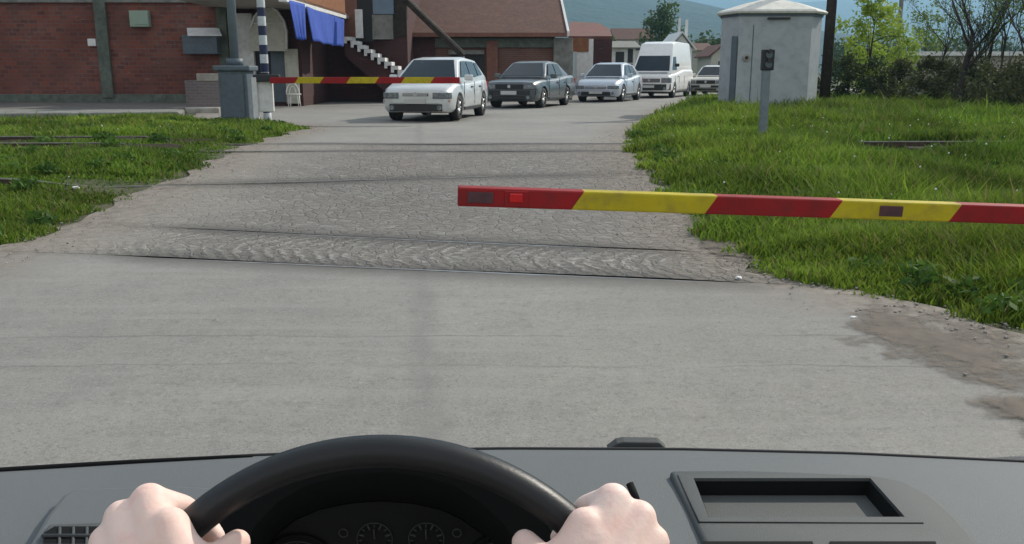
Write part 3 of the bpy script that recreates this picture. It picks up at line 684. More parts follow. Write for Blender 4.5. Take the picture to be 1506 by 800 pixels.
# window band lines
# --- low brick wall with barred gate between building and mast
lw = empty('low_wall', (0, 0, 0), label='low grey brick gate pier beside the grey barrier cabinet', cat='wall')
pxbox((281, 118), (329, 165), 27.0, .35).build('pier', 'brickgrey' if 'brickgrey' in M else 'concrete', lw, bevel=.01)
pxbox((296, 108), (330, 119), 27.02, .4).build('cap', 'paleconcrete', lw, bevel=.02)
MB().box((atY(305, 170, 26.6).x, 26.6, .30), (1.0, .9, .22)).build('footing', 'paleconcrete', lw, bevel=.03)
# pavement slab and rubble before the brick building
MB().prism([(-26, 24.6, .10), (-9.8, 23.5, .10), (-9.4, 27.5, .10), (-9.6, BY-.06, .10), (-26, BY-.06, .10)], (0, 0, .29)).build('pavement', 'pave', None, bevel=.03)
tag(bpy.data.objects['pavement'], kind='structure')
MB().prism([(-17.5, 22.9, .2), (-12.8, 22.3, .2), (-8.6, 23.2, .2), (-9.0, 24.7, .2), (-16.5, 24.7, .2)], (0, 0, .22)).build('concrete_apron', 'concrete', None, bevel=.05)
tag(bpy.data.objects['concrete_apron'], kind='structure')
# --- leaning boom / stair rail beam
t0 = atY(588, -6, 34.6); t1 = atY(681, 83, 34.6)
bm_ = empty('diagonal_beam', t1, label='long grey sloping beam leaning over the silver hatchback roof', cat='beam')
part(MB().tube([t0+Vector((-.5, 0, .5)), t1], .12, 4, 0, True, False), 'beam', 'wood', bm_)
part(MB().tube([t0+Vector((-.5, -.02, .67)), t1+Vector((0.03, -.02, .17))], .03, 6), 'edge_rail', 'concrete', bm_)
part(MB().tube([t1+Vector((0, .1, 0)), Vector((t1.x, t1.y+.1, GZ))], .05, 6), 'support', 'steelgrey', bm_)
# --- second building: tiled roof
Y2 = 39.0
b2 = empty('tiled_roof_house', (atY(700, 140, Y2).x, Y2, GZ), label='long low brick house under a wide brown tiled roof', cat='house')
xA = atY(572, 50, Y2).x; xB = atY(815, 50, Y2).x; zE = atY(700, 50, Y2).z
part(MB().box2((xA, Y2, GZ-.2), (xB, Y2+8, zE+.05)), 'wall', 'brick2', b2)
part(pxbox((640, 56), (815, 70), Y2-.003, .12), 'lintel', 'greenconc', b2, bevel=.01)
part(pxbox((600, 52), (640, 150), Y2-.004, .15), 'wall_panel', 'darkbrick', b2)
part(pxbox((660, 74), (712, 80), Y2-.003, .2), 'door_lintel', 'concrete', b2, bevel=.01)
part(pxbox((664, 81), (712, 146), Y2-.003, .05), 'doorway', 'dark', b2)
part(pxbox((716, 60), (732, 146), Y2-.003, .14), 'pilaster', 'pinkwood', b2, bevel=.01)
part(pxbox((813, 56), (842, 148), Y2-.002, .3), 'end_pier', 'paleconcrete2' if 'paleconcrete2' in M else 'concrete', b2, bevel=.02)
yr_ = Y2+5; zr = atY(700, -14, yr_).z
eo = .5
rx0, rx1 = atY(560, 50, Y2).x, atY(834, 50, Y2-eo).x; rx2 = atY(820, -14, yr_).x
# roof slab in its own frame so that tile courses follow the slope
sl_ = math.atan2(zr-(zE-.1), yr_-(Y2-eo)); LL = math.hypot(zr-zE+.1, yr_-Y2+eo)
rf = MB().prism([(0, 0, 0), (rx1-rx0, 0, 0), (rx2-rx0, LL, 0), (0, LL, 0)], (0, 0, .12)).build('roof', 'tiles', None)
rf.parent = b2; rf.location = Vector((rx0, Y2-eo, zE-.08))-b2.location; rf.rotation_euler = (sl_, 0, 0)
rb = MB().prism([(0, 0, 0), (rx2-rx0, 0, 0), (rx1-rx0, LL, 0), (0, LL, 0)], (0, 0, .12)).build('roof', 'tiles', None)
rb.parent = b2; rb.location = Vector((rx0, yr_+.0, zr+.02))-b2.location; rb.rotation_euler = (-sl_, 0, 0)
part(MB().prism([Vector((rx1, Y2-eo-.02, zE-.1)), Vector((rx2, yr_, zr)), Vector((rx2, yr_, zr+.2)), Vector((rx1, Y2-eo-.02, zE+.1))], (.1, 0, 0)), 'gable_trim', 'white', b2)
part(MB().prism([(xB-.02, Y2+.01, zE), (xB-.02, Y2+7.9, zE), (xB-.02, yr_, zr-.05)], (-.2, 0, 0)), 'gable', 'concrete', b2)
part(MB().box2((rx0, Y2-eo-.06, zE-.14), (rx1, Y2-eo-.01, zE+.02)), 'gutter', 'pinkwood', b2, bevel=.01)
# corrugated little awning left of roof (sloping red roof end)
# --- third: small porch building
Y3 = 52.0
b3 = empty('porch_house', (atY(868, 130, Y3).x, Y3, GZ), label='small house with a low red roof and dark red door behind the middle silver car', cat='house')
part(pxbox((842, 60), (866, 140), Y3, 3), 'wall', 'white', b3)
part(pxbox((866, 60), (893, 140), Y3-.3, 2.6), 'door', 'reddoor' if 'reddoor' in M else 'darkbrick', b3)
part(pxbox((893, 58), (899, 140), Y3-1.2, .3), 'post', 'pinkwood', b3)
part(pxbox((841, 56), (866, 76), Y3-3.03, .03), 'sign_board', 'orange', b3)
e_ = [atY(836, 60, Y3-2), atY(900, 60, Y3-2), atY(897, 50, Y3+1), atY(880, 40, Y3+3), atY(838, 38, Y3+3)]
part(MB().prism(e_, (0, 0, .25)), 'roof', 'tiles_red', b3)
# --- fourth: white house
Y4 = 70.0
def house(px0, px1, ptop, peave, Y, wallm, roofm, label, wins=(), gable=False, depth=7):
    a_ = atY(px0, peave, Y); b_ = atY(px1, peave, Y); zt_ = atY(px0, ptop, Y).z; c = empty('house', ((a_.x+b_.x)/2, Y, GZ), label=label, cat='house', group='houses down the road')
    part(MB().box2((a_.x, Y, GZ-.2), (b_.x, Y+depth, a_.z)), 'wall', wallm, c)
    if gable:
        m_ = (a_.x+b_.x)/2; o_ = .35
        part(MB().prism([(a_.x, Y+.02, a_.z+.002), (b_.x, Y+.02, a_.z+.002), (m_, Y+.02, zt_)], (0, depth-.04, 0)), 'gable', wallm, c)
        for s_, xx in ((-1, a_.x), (1, b_.x)):
            part(MB().prism([(xx+s_*o_, Y-.3, a_.z-.15), (m_, Y-.3, zt_+.1), (m_, Y-.3, zt_+.25), (xx+s_*o_, Y-.3, a_.z)], (0, depth+.6, 0)), 'roof', roofm, c)
    else:
        part(MB().prism([(a_.x-.4, Y-.5, a_.z+.003), (a_.x-.4, Y+depth/2, zt_), (a_.x-.4, Y+depth+.5, a_.z+.003)], (b_.x-a_.x+.8, 0, 0)), 'roof', roofm, c)
    for w_ in wins:
        f = part(pxbox(w_[:2], w_[2:], Y-.003, .05), 'window', 'dark', c)
    return c
M['reddoor'] = mat('dark_red_paint', (.09, .015, .015), .6)
house(898, 935, 58, 70, Y4, 'white', 'concrete', 'low white house with shaded window left of the tall van', ((905, 76, 918, 95), (923, 72, 931, 92)))
wh = house(986, 1018, 50, 72, 86, 'white', 'white', 'white gabled house with two slender chimneys behind the van', ((990, 80, 996, 92), (1006, 78, 1013, 92)), True)
for (a_, b_) in ((998, 27), (1009, 29)):
    part(pxbox((a_-2.3, b_), (a_+2.3, 66), 88.5, .35), 'chimney', 'white', wh, bevel=.02)
house(1019, 1046, 62, 74, 110, 'cream', 'tiles', 'cream house with a brown roof above the last white car', ((1026, 80, 1030, 92), (1036, 80, 1041, 92)), False)
house(1046, 1078, 68, 82, 96, 'cream', 'tiles_red', 'pale house partly hidden by the grey hut', ((1056, 90, 1062, 100),), True)
house(905, 960, 40, 58, 150, 'cream', 'tiles', 'cream house with a brown roof under the dark tree line', ((915, 64, 922, 74), (935, 64, 942, 74)), False)
# long low white wall far right
Yw = 46
gw = empty('white_wall', (atY(1450, 100, Yw).x, Yw, GZ), label='long low white roofed wall behind the bare trees at right', cat='wall')
part(pxbox((1325, 76), (1560, 82), Yw, .5), 'wall_top', 'white', gw)
part(pxbox((1330, 82.5), (1560, 110), Yw+.05, .3), 'wall_face', 'paleconcrete', gw)
part(MB().box2((atY(1330, 90, Yw).x, Yw-.2, GZ-.2), (atY(1560, 90, Yw).x, Yw-.02, atY(1400, 111, Yw).z)), 'wall_base', 'concrete', gw)

# ================================================================== HUT
hc = Vector((atY(1134, 160, 25.2).x, 26.4, GZ))
hut = empty('concrete_hut', hc, 0, label='grey concrete equipment hut with a shallow pale roof', cat='hut')
ztop = atY(1136, 19, 25).z-GZ
HY = -1.2
FP = [(-1.02, HY), (.98, HY), (1.47, HY+.66), (1.35, HY+2.0), (-.9, HY+2.3), (-1.30, HY+.9)]
def foot(sc_, z, dx=0.0):
    cx_, cy_ = .15, HY+1.05
    return [(cx_+(x-cx_)*sc_, cy_+(y-cy_)*sc_, z) for x, y in FP]
def loft(rings, mi=0, cap=True):
    mb = MB(); n = len(rings[0]); vs = [p for r_ in rings for p in r_]
    fs = [(j*n+i, j*n+(i+1) % n, (j+1)*n+(i+1) % n, (j+1)*n+i) for j in range(len(rings)-1) for i in range(n)]
    if cap: fs += [tuple(range(n))[::-1], tuple((len(rings)-1)*n+i for i in range(n))]
    return mb.add(vs, fs, mi)
loft([foot(1, -.3), foot(1, ztop)]).build('wall', 'hutgrey', hut, bevel=.01)
loft([foot(1.09, ztop), foot(1.11, ztop+.06), foot(1.06, ztop+.11), foot(.55, ztop+.33), foot(.2, ztop+.44)]).build('roof', 'hutroof', hut, bevel=.012)
loft([foot(1.025, ztop-.07), foot(1.025, ztop-.003)]).build('eave_band', 'steelgrey', hut)
MB().box((-.62, HY-.006, ztop*.46), (.02, .012, ztop*.86)).build('door_seam', 'steelgrey', hut)
lk = MB().tube([(-.78, HY-.002, ztop-1.18), (-.78, HY-.05, ztop-1.18)], .10, 16).build('lock_plate', 'paleconcrete', hut)
MB().tube([(-.78, HY-.05, ztop-1.18), (-.78, HY-.07, ztop-1.18)], .045, 12).build('lock_hole', 'trim', lk)
MB().box((.05, HY-.04, ztop-.13), (.62, .08, .05)).build('vent_slot', 'trim', hut, bevel=.01)
MB().box((-1.12, HY+.05, ztop*.40), (.13, .13, ztop*.76)).build('cable_duct', 'steelgrey', hut, bevel=.01)

# ================================================================== BARRIERS, MAST, POSTS
def barrier_arm(p0, p1, w_, h_, bounds, slant, parent, name='arm'):
    """square beam from p0 to p1; bounds are distances where the colour changes, cuts slanted"""
    d = (p1-p0); L_ = d.length; d.normalize(); up = Vector((0, 0, 1)); up = (up-d*up.dot(d)).normalized(); side = d.cross(up)
    mb = MB(); b_ = [0]+bounds+[L_]
    for i in range(len(b_)-1):
        s0 = 0 if i == 0 else slant; s1 = 0 if i == len(b_)-2 else slant; vs = []
        for s_, base in ((s0, b_[i]), (s1, b_[i+1])):
            for sy, sz in ((-1, -1), (1, -1), (1, 1), (-1, 1)):
                vs.append(p0+d*(base+s_*sz*.5)+side*(sy*w_/2)+up*(sz*h_/2))
        fs = [(0, 3, 7, 4), (1, 5, 6, 2), (3, 2, 6, 7), (0, 4, 5, 1)]
        if i == 0: fs.append((0, 1, 2, 3))
        if i == len(b_)-2: fs.append((4, 7, 6, 5))
        mb.add(vs, fs, i % 2)
    o = mb.build(name, ['redpaint', 'yellow'], parent, bevel=.008, segs=3); return o, d, up, side
nb = empty('barrier', (0, 0, 0), label='near striped barrier arm crossing the right half of the road', cat='barrier', group='level crossing barriers')
q0 = atY(673, 287.5, 3.58); q1 = atY(1506, 315, 3.72); dd = (q1-q0); q2 = q1+dd.normalized()*1.3
L1 = dd.length; Dp = lambda px: (px-673)/(1506-673)*L1
wb, hb_ = .082, .077
arm, d_, up_, sd_ = barrier_arm(q0, q2, wb, hb_, [Dp(842), Dp(1033), Dp(1216), Dp(1393), Dp(1580), Dp(1770)], .05, nb)
def on_arm(s_, ln, ht, th, m, nm, dz=0, bev=.003):
    c = q0+d_*s_+up_*dz; n_ = -1 if sd_.y > 0 else 1
    fr = sd_*n_ if (sd_*n_).y < 0 else -sd_*n_
    c = c+fr*(wb/2+th/2-.001); a_ = d_*ln/2; b_ = up_*ht/2; e_ = fr*th/2
    vs = [c+x*a_+y*b_+z*e_ for x in (-1, 1) for y in (-1, 1) for z in (-1, 1)]
    return MB().add(vs, [(0, 1, 3, 2), (4, 6, 7, 5), (0, 4, 5, 1), (2, 3, 7, 6), (0, 2, 6, 4), (1, 5, 7, 3)]).build(nm, m, arm, bevel=bev)
on_arm(Dp(705), .105, .045, .004, 'brownlens', 'dark_reflector')
on_arm(Dp(755), .095, .062, .006, 'redpaint', 'lamp_plate')
on_arm(Dp(755), .055, .038, .014, 'redlens', 'red_reflector', .004, .006)
on_arm(Dp(1297), .10, .044, .005, 'brownlens', 'dark_reflector')
pc = q1+dd.normalized()*1.1
g1 = at(1506, 315)
MB().box((pc.x+.15, pc.y+.12, .45), (.4, .4, .9)).build('drive_cabinet', 'steelgrey', nb, bevel=.02)
# far barrier
fb = empty('barrier', (atY(352, 180, 20.9).x, 20.9, GZ), label='far striped barrier arm in front of the silver hatchback, with grey cabinet', cat='barrier', group='level crossing barriers')
MY = 20.9
f0 = atY(676, 118, MY-.3); f1 = atY(398, 118, MY-.3); Lf = (f1-f0).length; Df = lambda px: (676-px)/(676-398)*Lf
off_ = fb.location
fa, _, _, _ = barrier_arm(f0-off_, f1-off_, .12, .14, [Df(636), Df(593), Df(555), Df(513), Df(474), Df(437)], -.10, fb)
MB().box((0, 0, .58), (.66, .6, 1.25)).build('drive_cabinet', 'steelgrey', fb, bevel=.03)
MB().box((0, 0, 1.25), (.84, .74, .12)).build('cabinet_lid', 'steelgrey', fb, bevel=.03)
MB().box((.0, -.315, .62), (.5, .03, .95)).build('cabinet_door', 'steelgrey', fb, bevel=.01)
cw = atY(376, 148, MY-.25)-off_
MB().box((cw.x, cw.y, .5), (.11, .12, 1.1)).build('white_post', 'white', fb, bevel=.01)
MB().box(((cw.x+.22), cw.y+.1, .62), (.34, .1, .7)).build('counterweight', 'white', fb, bevel=.02)
MB().box(((cw.x+.28), cw.y+.02, 1.03), (.6, .14, .16)).build('arm_bracket', 'trim', fb, bevel=.02)
# grey mast standing on the cabinet -> crossing signal mast
mp_ = atY(346, 100, MY+.0)
ms_ = empty('signal_mast', (mp_.x, MY, GZ+1.31), label='tall grey round mast rising from the barrier cabinet', cat='mast')
MB().tube([(0, 0, 0), (0, 0, .16)], .19, 16).build('flange', 'steelgrey', ms_)
MB().tube([(0, 0, .16), (0, 0, 4.2)], .10, 16).build('pole', 'postgrey2' if 'postgrey2' in M else 'postgrey', ms_)
# crossed boards on top, out of frame
for s_ in (-1, 1):
    o = MB().box((0, 0, 0), (1.2, .03, .12)).build('crossing_board', 'white', ms_, bevel=.005); o.location = (0, -.14-.02*s_, 3.9); o.rotation_euler = (0, s_*R(35), 0)
# striped mast
bp = atY(393, 165, 21.6); bs = empty('striped_mast', (bp.x, 21.6, GZ), label='thin blue and white banded mast behind the barrier bracket', cat='mast')
zs = [GZ-.1]+[atY(393, y_, 21.6).z for y_ in (166, 152, 134, 121, 106, 93, 80, 66, 52, 38, 24, 11, -2, -15, -28, -41, -55, -70)]
mb = MB()
for i in range(len(zs)-1):
    a_, b_ = zs[i]-GZ, zs[i+1]-GZ
    mb.tube([(0, 0, a_), (0, 0, b_)], .095 if True else .1, 14, (0 if i % 2 == 0 else 1), i in (0, len(zs)-2))
mb.build('pole', ['wht2', 'bluepaint'], bs)
MB().box((.02, -.13, atY(393, 116, 21.6).z-GZ), (.22, .1, .3)).build('bracket', 'trim', bs, bevel=.02)
# signal post in the right grass
pb = at(1121, 212); sp_ = empty('signal_post', (pb.x, pb.y, pb.z), label='short grey post with a black two-lens head before the hut', cat='post')
ph_ = atY(1128, 103, pb.y).z-pb.z; px_ = atY(1127, 100, pb.y).x-pb.x
MB().tube([(0, 0, -.1), (px_, 0, ph_)], .085, 4, 0, True, False).build('post', 'postgrey', sp_, bevel=.008)
hd = MB().box((px_+.01, -.01, ph_+.16), (.19, .14, .33)).build('signal_head', 'black', sp_, bevel=.015)
for k in (0, 1):
    zc_ = ph_+.09+.15*k; MB().tube([(px_+.01, -.08, zc_), (px_+.01, -.10, zc_)], .055, 16, 0).build('lens', 'lensgrey' if 'lensgrey' in M else 'trim2' if 'trim2' in M else 'steelgrey', hd)
    MB().tube([(px_+.01, -.09, zc_+.055), (px_+.01, -.14, zc_+.06)], .03, 10).build('hood', 'black', hd)
MB().tube([(0, 0, -.02), (0, 0, .05)], .2, 12).build('footing', 'concrete', sp_)

# ================================================================== TREES
def crown_tree(name, loc, h, cr, cw_, nclump, per, leaf, col0, col1, seed, label, group=None, trunk_r=.12, flat=1.0, base=.35, trunkmat='wood', cat='tree', limbs=7):
    r = np.random.default_rng(seed); t = empty(name, loc, label=label, cat=cat, group=group)
    cs = []; rd = []
    for i in range(nclump):
        a = r.random()*6.28; zf = base+(1-base)*r.random(); wmax = cw_*math.sin(math.pi*min(1, max(.12, (zf-base)/(1-base)*.85+.12)))**.7
        rr = wmax*math.sqrt(r.random()); cs.append((rr*math.cos(a), rr*math.sin(a), h*zf)); rd.append(cr*(.5+.8*r.random()))
    V, F_, c = leaves(cs, rd, per, leaf, col0, col1, seed+1, flat); npmesh('crown', V, F_, 4, M['leaf'], c, t)
    mb = MB(); tip = (r.normal()*.1*cw_, r.normal()*.1*cw_, h*.8)
    mb.tube([(0, 0, -.2), (tip[0]*.4, tip[1]*.4, h*.3), tip], [trunk_r, trunk_r*.75, trunk_r*.2], 7)
    for i in range(limbs):
        z0 = h*(base*.7+(.7-base*.7)*r.random()); c_ = cs[r.integers(len(cs))]; x0, y0 = tip[0]*z0/h, tip[1]*z0/h
        mb.tube([(x0, y0, z0), ((x0+c_[0])/2, (y0+c_[1])/2, (z0+max(c_[2], z0))/2+.05*h), (c_[0], c_[1], max(c_[2], z0+.05*h))], [trunk_r*.4, trunk_r*.25, trunk_r*.08], 5)
    mb.build('trunk', trunkmat, t); return t
def bare_tree(loc, h, seed, label, rad=.07, lean=(0, 0), spread=.5, leafy=0, group='bare trees by the right hedge', twigs=5):
    r = random.Random(seed); t = empty('bare_tree', loc, label=label, cat='tree', group=group); mb = MB(); tips = []
    def br(p, d, L, rr, lv):
        pts = [p]; q_ = p.copy(); dd_ = d.copy()
        for i in range(4):
            dd_ = (dd_+Vector((r.uniform(-1, 1), r.uniform(-1, 1), r.uniform(-.2, .6)))*.16).normalized(); q_ = q_+dd_*L/4; pts.append(q_.copy())
        mb.tube(pts, [rr*(1-.14*i) for i in range(5)], 5 if lv else 7)
        if lv < 3:
            for k in range(twigs if lv else 6):
                f = r.uniform(.3, 1) if k else 1; i0 = min(3, int(f*4)); s_ = pts[i0].lerp(pts[i0+1], f*4-i0 if f < 1 else 1)
                nd = (dd_+Vector((r.uniform(-1, 1), r.uniform(-1, 1), r.uniform(-.1, .8)))*spread*1.5).normalized()
                br(s_, nd, L*r.uniform(.45, .7), rr*.45, lv+1)
        else: tips.extend(pts[2:])
    br(Vector((0, 0, -.2)), Vector((lean[0], lean[1], 1)).normalized(), h*.52, rad, 0); mb.build('trunk', 'bark', t)
    if leafy:
        V, F_, c = leaves([tuple(p) for p in tips], [.18]*len(tips), leafy, .04, (.07, .12, .03), (.16, .24, .05), seed); npmesh('crown', V, F_, 4, M['leaf'], c, t)
    return t
M['bark'] = mat('dark_bark', (.03, .026, .022), .9, .3, 9, bstr=.3)
# fresh green young trees right of the hut
def base(px, Y): return (atY(px, 140, Y).x, Y, GZ)
crown_tree('young_tree', base(1272, 36), 4.6, .45, 1.3, 44, 90, .08, (.2, .3, .04), (.36, .46, .06), 40, 'bright yellow green young tree beside the utility pole', base=.12, trunk_r=.06, group='young trees')
crown_tree('young_tree', base(1300, 39), 3.7, .42, 1.3, 30, 60, .085, (.18, .28, .04), (.32, .42, .06), 41, 'lower yellow green young tree just left of the dark hedge', base=.1, trunk_r=.05, group='young trees')
crown_tree('young_tree', base(1355, 62), 5.6, .7, 1.5, 22, 60, .11, (.10, .17, .04), (.2, .27, .07), 42, 'soft green tree beyond the hedge left of the bare trunks', base=.25, trunk_r=.08, group='young trees')
# hedge bushes (dark)
bl_ = [('dark green bush right of the utility pole foot', 1245, 31, 1.7, 1.2), ('dark ivy bush between the pole and the fence', 1285, 31, 1.5, 1.3), ('brownish bush in the middle of the hedge', 1330, 30, 1.45, 1.3), ('dark bush left of the tallest bare trunk', 1375, 28, 1.5, 1.2), ('tangled bush at the foot of the bare trunks', 1425, 26, 1.4, 1.2), ('dark bush right of the bare trunks', 1470, 23.5, 1.3, 1.1), ('rightmost bush at the edge of the hedge', 1515, 21.5, 1.4, 1.1), ('bush beyond the right end of the hedge', 1590, 20, 1.5, 1.2)]
for i, (lb, px, Y, h, wd) in enumerate(bl_):
    dk = ((.022, .035, .014), (.06, .085, .03)) if i < 2 else ((.04, .045, .022), (.10, .115, .045))
    crown_tree('bush', base(px, Y), h, .34, wd, 34, 70, .06, dk[0], dk[1], 50+i, lb, 'hedge bushes right of the hut', .05, base=.08, cat='bush')
bt = [('tall bare tree with forked trunk near the right edge', 1412, 25.5, 4.6, .10, (.02, 0)), ('leaning bare tree beside the forked trunk', 1432, 27, 5.2, .07, (.22, 0)), ('thin bare tree at the right frame edge', 1498, 24, 4.6, .06, (-.05, 0)), ('slender bare tree between the forked trunk and the edge', 1462, 30, 5, .05, (.05, 0)), ('small bare tree left of the forked trunk', 1368, 33, 4.4, .045, (.1, 0)), ('bare tree just beyond the right frame edge', 1545, 26, 5, .07, (-.1, 0))]
for i, (lb, px, Y, h, rr, ln) in enumerate(bt): bare_tree(base(px, Y), h, 60+i, lb, rr, ln, .5, 2 if i in (1, 2, 3, 4) else 1)
# utility pole (dark) and thin pale pole
up0 = base(1213, 28.0)
pu = empty('utility_pole', up0, label='thick dark wooden utility pole right of the hut', cat='pole')
MB().tube([(0, 0, -.3), (.0, 0, 7.5)], [.165, .13], 12).build('pole', 'wood', pu)
MB().box((0, 0, 6.9), (1.6, .1, .12)).build('crossarm', 'wood', pu, bevel=.01)
for s_ in (-.7, 0, .7): MB().tube([(s_, 0, 6.96), (s_, 0, 7.12)], .035, 8).build('insulator', 'white', pu)
pt = empty('pole', base(1313, 50), label='thin pale pole above the young trees', cat='pole')
MB().tube([(0, 0, 0), (0, 0, 9)], .12, 8).build('shaft', 'concrete', pt)
MB().box((0, 0, 8.6), (1.4, .08, .1)).build('crossarm', 'wood', pt)
# trees down the road
crown_tree('tree', base(972, 105), 8.3, 1.1, 2.4, 40, 70, .22, (.045, .085, .03), (.10, .16, .05), 70, 'tall green tree behind the van, rising above the roofs', None, .25, base=.2)
tl = 0
r = np.random.default_rng(77)
for i in range(34):
    px = 850+i*22+r.uniform(-8, 8); Y = r.uniform(120, 220); h = (107-r.uniform(62, 80))/FPX*Y+1
    if 1075 < px < 1205: continue
    if px > 1560: break
    tl += 1
    crown_tree('distant_tree', (atY(px, 100, Y).x, Y, 0), h+1.0, 1.6, h*.55, 14, 45, .38, (.035, .065, .025), (.09, .14, .045), 100+i, 'dark green tree in the far tree line', 'trees of the far tree line', .2, base=.12, limbs=3)
# ================================================================== CARS
def paint(name, c, metal=.3, rough=.35):
    return mat(name, c, rough, .05, 2, metal=metal, coat=.5, dirt=tuple(x*.6 for x in c), dirt_amt=.2)
M['silver'] = paint('silver_paint', (.60, .62, .62)); M['darkgrey'] = paint('dark_grey_paint', (.085, .10, .11)); M['silverblue'] = paint('silver_blue_paint', (.45, .5, .56))
M['vanwhite'] = paint('van_white_paint', (.82, .82, .80), 0, .4); M['oldwhite'] = paint('old_white_paint', (.62, .61, .56), 0, .5); M['carred'] = paint('red_car_paint', (.3, .03, .03), 0, .4)
def car(loc, head, s, name, label, col, c, bumper=None):
    """c: profile of the car, y from the front (0) to the rear (L), all in metres"""
    t = empty(name, (loc[0], loc[1], GZ+.004), -R(head), label=label, cat=c.get('cat', 'car'), group='cars queued beyond the crossing'); t.scale = (s, s, s)
    W = c['W']/2; L = c['L']
    # lower body
    rings = []
    for (y, zl, zt, wf) in c['body']:
        w_ = W*wf
        half = [(w_*.90, zl), (w_*.985, zl+.10), (w_, zl+.28), (w_*.985, (zl+zt)*.5+.12), (w_*.95, zt-.07), (w_*.87, zt-.005), (w_*.45, zt+.018)]
        ring = [(x, y, z) for x, z in half]+[(0, y, zt+.014)]+[(-x, y, z) for x, z in half[::-1]]; rings.append(ring)
    lb = loft(rings)
    # cabin
    cab = c['cab']; zb_ = cab[0][1]; hb0 = W*.90; tp = c['tumble']
    zmax = max(z for _, z in cab)
    def hwz(z): return hb0-(z-zb_)/(zmax-zb_)*tp
    rr = []
    for (y, z) in cab:
        z = max(z, zb_+.012); rr.append([(hwz(zb_)+.0, y, zb_-.06), (hwz(z), y, z-.02 if z > zb_+.1 else z), (hwz(z)-.07 if z > zb_+.1 else hwz(z)-.01, y, z+.012), (0, y, z+.014), (-(hwz(z)-.07) if z > zb_+.1 else -(hwz(z)-.01), y, z+.012), (-hwz(z), y, z-.02 if z > zb_+.1 else z), (-hwz(zb_), y, zb_-.06)])
    o = lb.build('body', col, t, bevel=.045, segs=3); cbn = loft(rr).build('cabin_tmp', col, None, bevel=.04, segs=3)
    # wheel arches
    wr = c['wr']; cts = []
    for y in c['wheels']:
        for sg in (-1, 1): cts.append(MB().tube([(sg*(W-.24), y, wr), (sg*(W+.2), y, wr)], wr+.055, 28).build('cutter', 'black'))
    o.parent = None; cut(o, cts); apply_mods(cbn)
    bm = bmesh.new(); bm.from_mesh(o.data); bm.from_mesh(cbn.data); bm.to_mesh(o.data); bm.free(); bpy.data.objects.remove(cbn, do_unlink=True)
    smooth_by_angle(o, 32); o.parent = t
    # dark wheel wells
    for y in c['wheels']:
        for sg in (-1, 1):
            x0 = sg*(W-.205)
            wl = MB().tube([(x0, y, wr), (x0+sg*.01, y, wr)], wr+.05, 20).build('wheel_well', 'black', t)
            wh_ = MB()
            ty = [(0.0, wr*.62), (.0, wr*.93), (.03, wr), (.15, wr), (.18, wr*.93), (.18, wr*.62)]; n = 26; vs = []
            for dx, rad in ty:
                for k in range(n): a = 2*math.pi*k/n; vs.append((sg*(W-.02)-sg*dx, y+rad*math.cos(a), wr+rad*math.sin(a)))
            wh_.add(vs, [(j*n+k, j*n+(k+1) % n, (j+1)*n+(k+1) % n, (j+1)*n+k) for j in range(5) for k in range(n)], 0, True)
            tyre = wh_.build('wheel', 'rubber', t)
            rm = MB(); xo = sg*(W-.028); rm.tube([(xo-sg*.06, y, wr), (xo-sg*.02, y, wr)], wr*.63, 24)
            rm.tube([(xo-sg*.02, y, wr), (xo-sg*.004, y, wr)], wr*.18, 12)
            for k in range(7):
                a = 2*math.pi*k/7; rm.tube([(xo-sg*.014, y+wr*.12*math.cos(a), wr+wr*.12*math.sin(a)), (xo-sg*.018, y+wr*.58*math.cos(a), wr+wr*.58*math.sin(a))], [.03, .022], 5)
            rm.build('rim', 'rimsilver', tyre)
    # glazing, just proud of the cabin
    def pane(pts, nm='window', m='carglass', nrm=None):
        pv_ = [Vector(p) for p in pts]; n_ = (pv_[1]-pv_[0]).cross(pv_[2]-pv_[0]).normalized()
        if nrm is not None and n_.dot(Vector(nrm)) < 0: n_ = -n_
        return MB().prism([p+n_*.006 for p in pv_], n_*.008).build(nm, m, t)
    (y0, z0), (y1, z1) = cab[c['ws'][0]], cab[c['ws'][1]]
    f = lambda a, b_, k: a+(b_-a)*k
    zA, zB = f(z0, z1, .09), f(z0, z1, .93); yA, yB = f(y0, y1, .09), f(y0, y1, .93)
    pane([(-hwz(zA)+.07, yA, zA+.02), (hwz(zA)-.07, yA, zA+.02), (hwz(zB)-.10, yB, zB+.02), (-hwz(zB)+.10, yB, zB+.02)], 'windscreen', nrm=(0, -1, .3))
    if c.get('rw'):
        (y0, z0), (y1, z1) = cab[c['rw'][0]], cab[c['rw'][1]]; zA, zB = f(z0, z1, .1), f(z0, z1, .85); yA, yB = f(y0, y1, .1), f(y0, y1, .85)
        pane([(-hwz(zB)+.12, yB, zB+.02), (hwz(zB)-.12, yB, zB+.02), (hwz(zA)-.12, yA, zA+.02), (-hwz(zA)+.12, yA, zA+.02)], 'rear_window', nrm=(0, 1, .3))
    for sg in (-1, 1):
        for poly in c['side']:
            pane([(sg*(hwz(z)+.0), y, z) for y, z in poly], 'side_window', nrm=(sg, 0, .2))
        # door seams
        for y in c['seams']:
            MB().box((sg*(W-.004), y, c['body'][2][1]+.42), (.012, .012, .52)).build('door_seam', 'trim', t)
        for y in c.get('handles', []): MB().box((sg*(W*.975+.004), y, zb_-.14), (.03, .17, .03)).build('door_handle', 'trim', t, bevel=.006)
        MB().box((sg*W*.995, L*.5, .27), (.03, L*.42, .07)).build('sill', c.get('sillm', 'trim'), t, bevel=.008)
        mz = c['mirror']; mr = MB().box((sg*(W+.08), mz[0], mz[1]), (.2, .1, .14)).build('mirror', c.get('mirm', col), t, bevel=.03)
        # headlamps
        hl = c['lamp']; w_ = W
        bd = c['body']; (ya_, wa_), (yb2, wb2), (yc2, wc2) = [(q_[0], W*q_[3]) for q_ in bd[:3]]
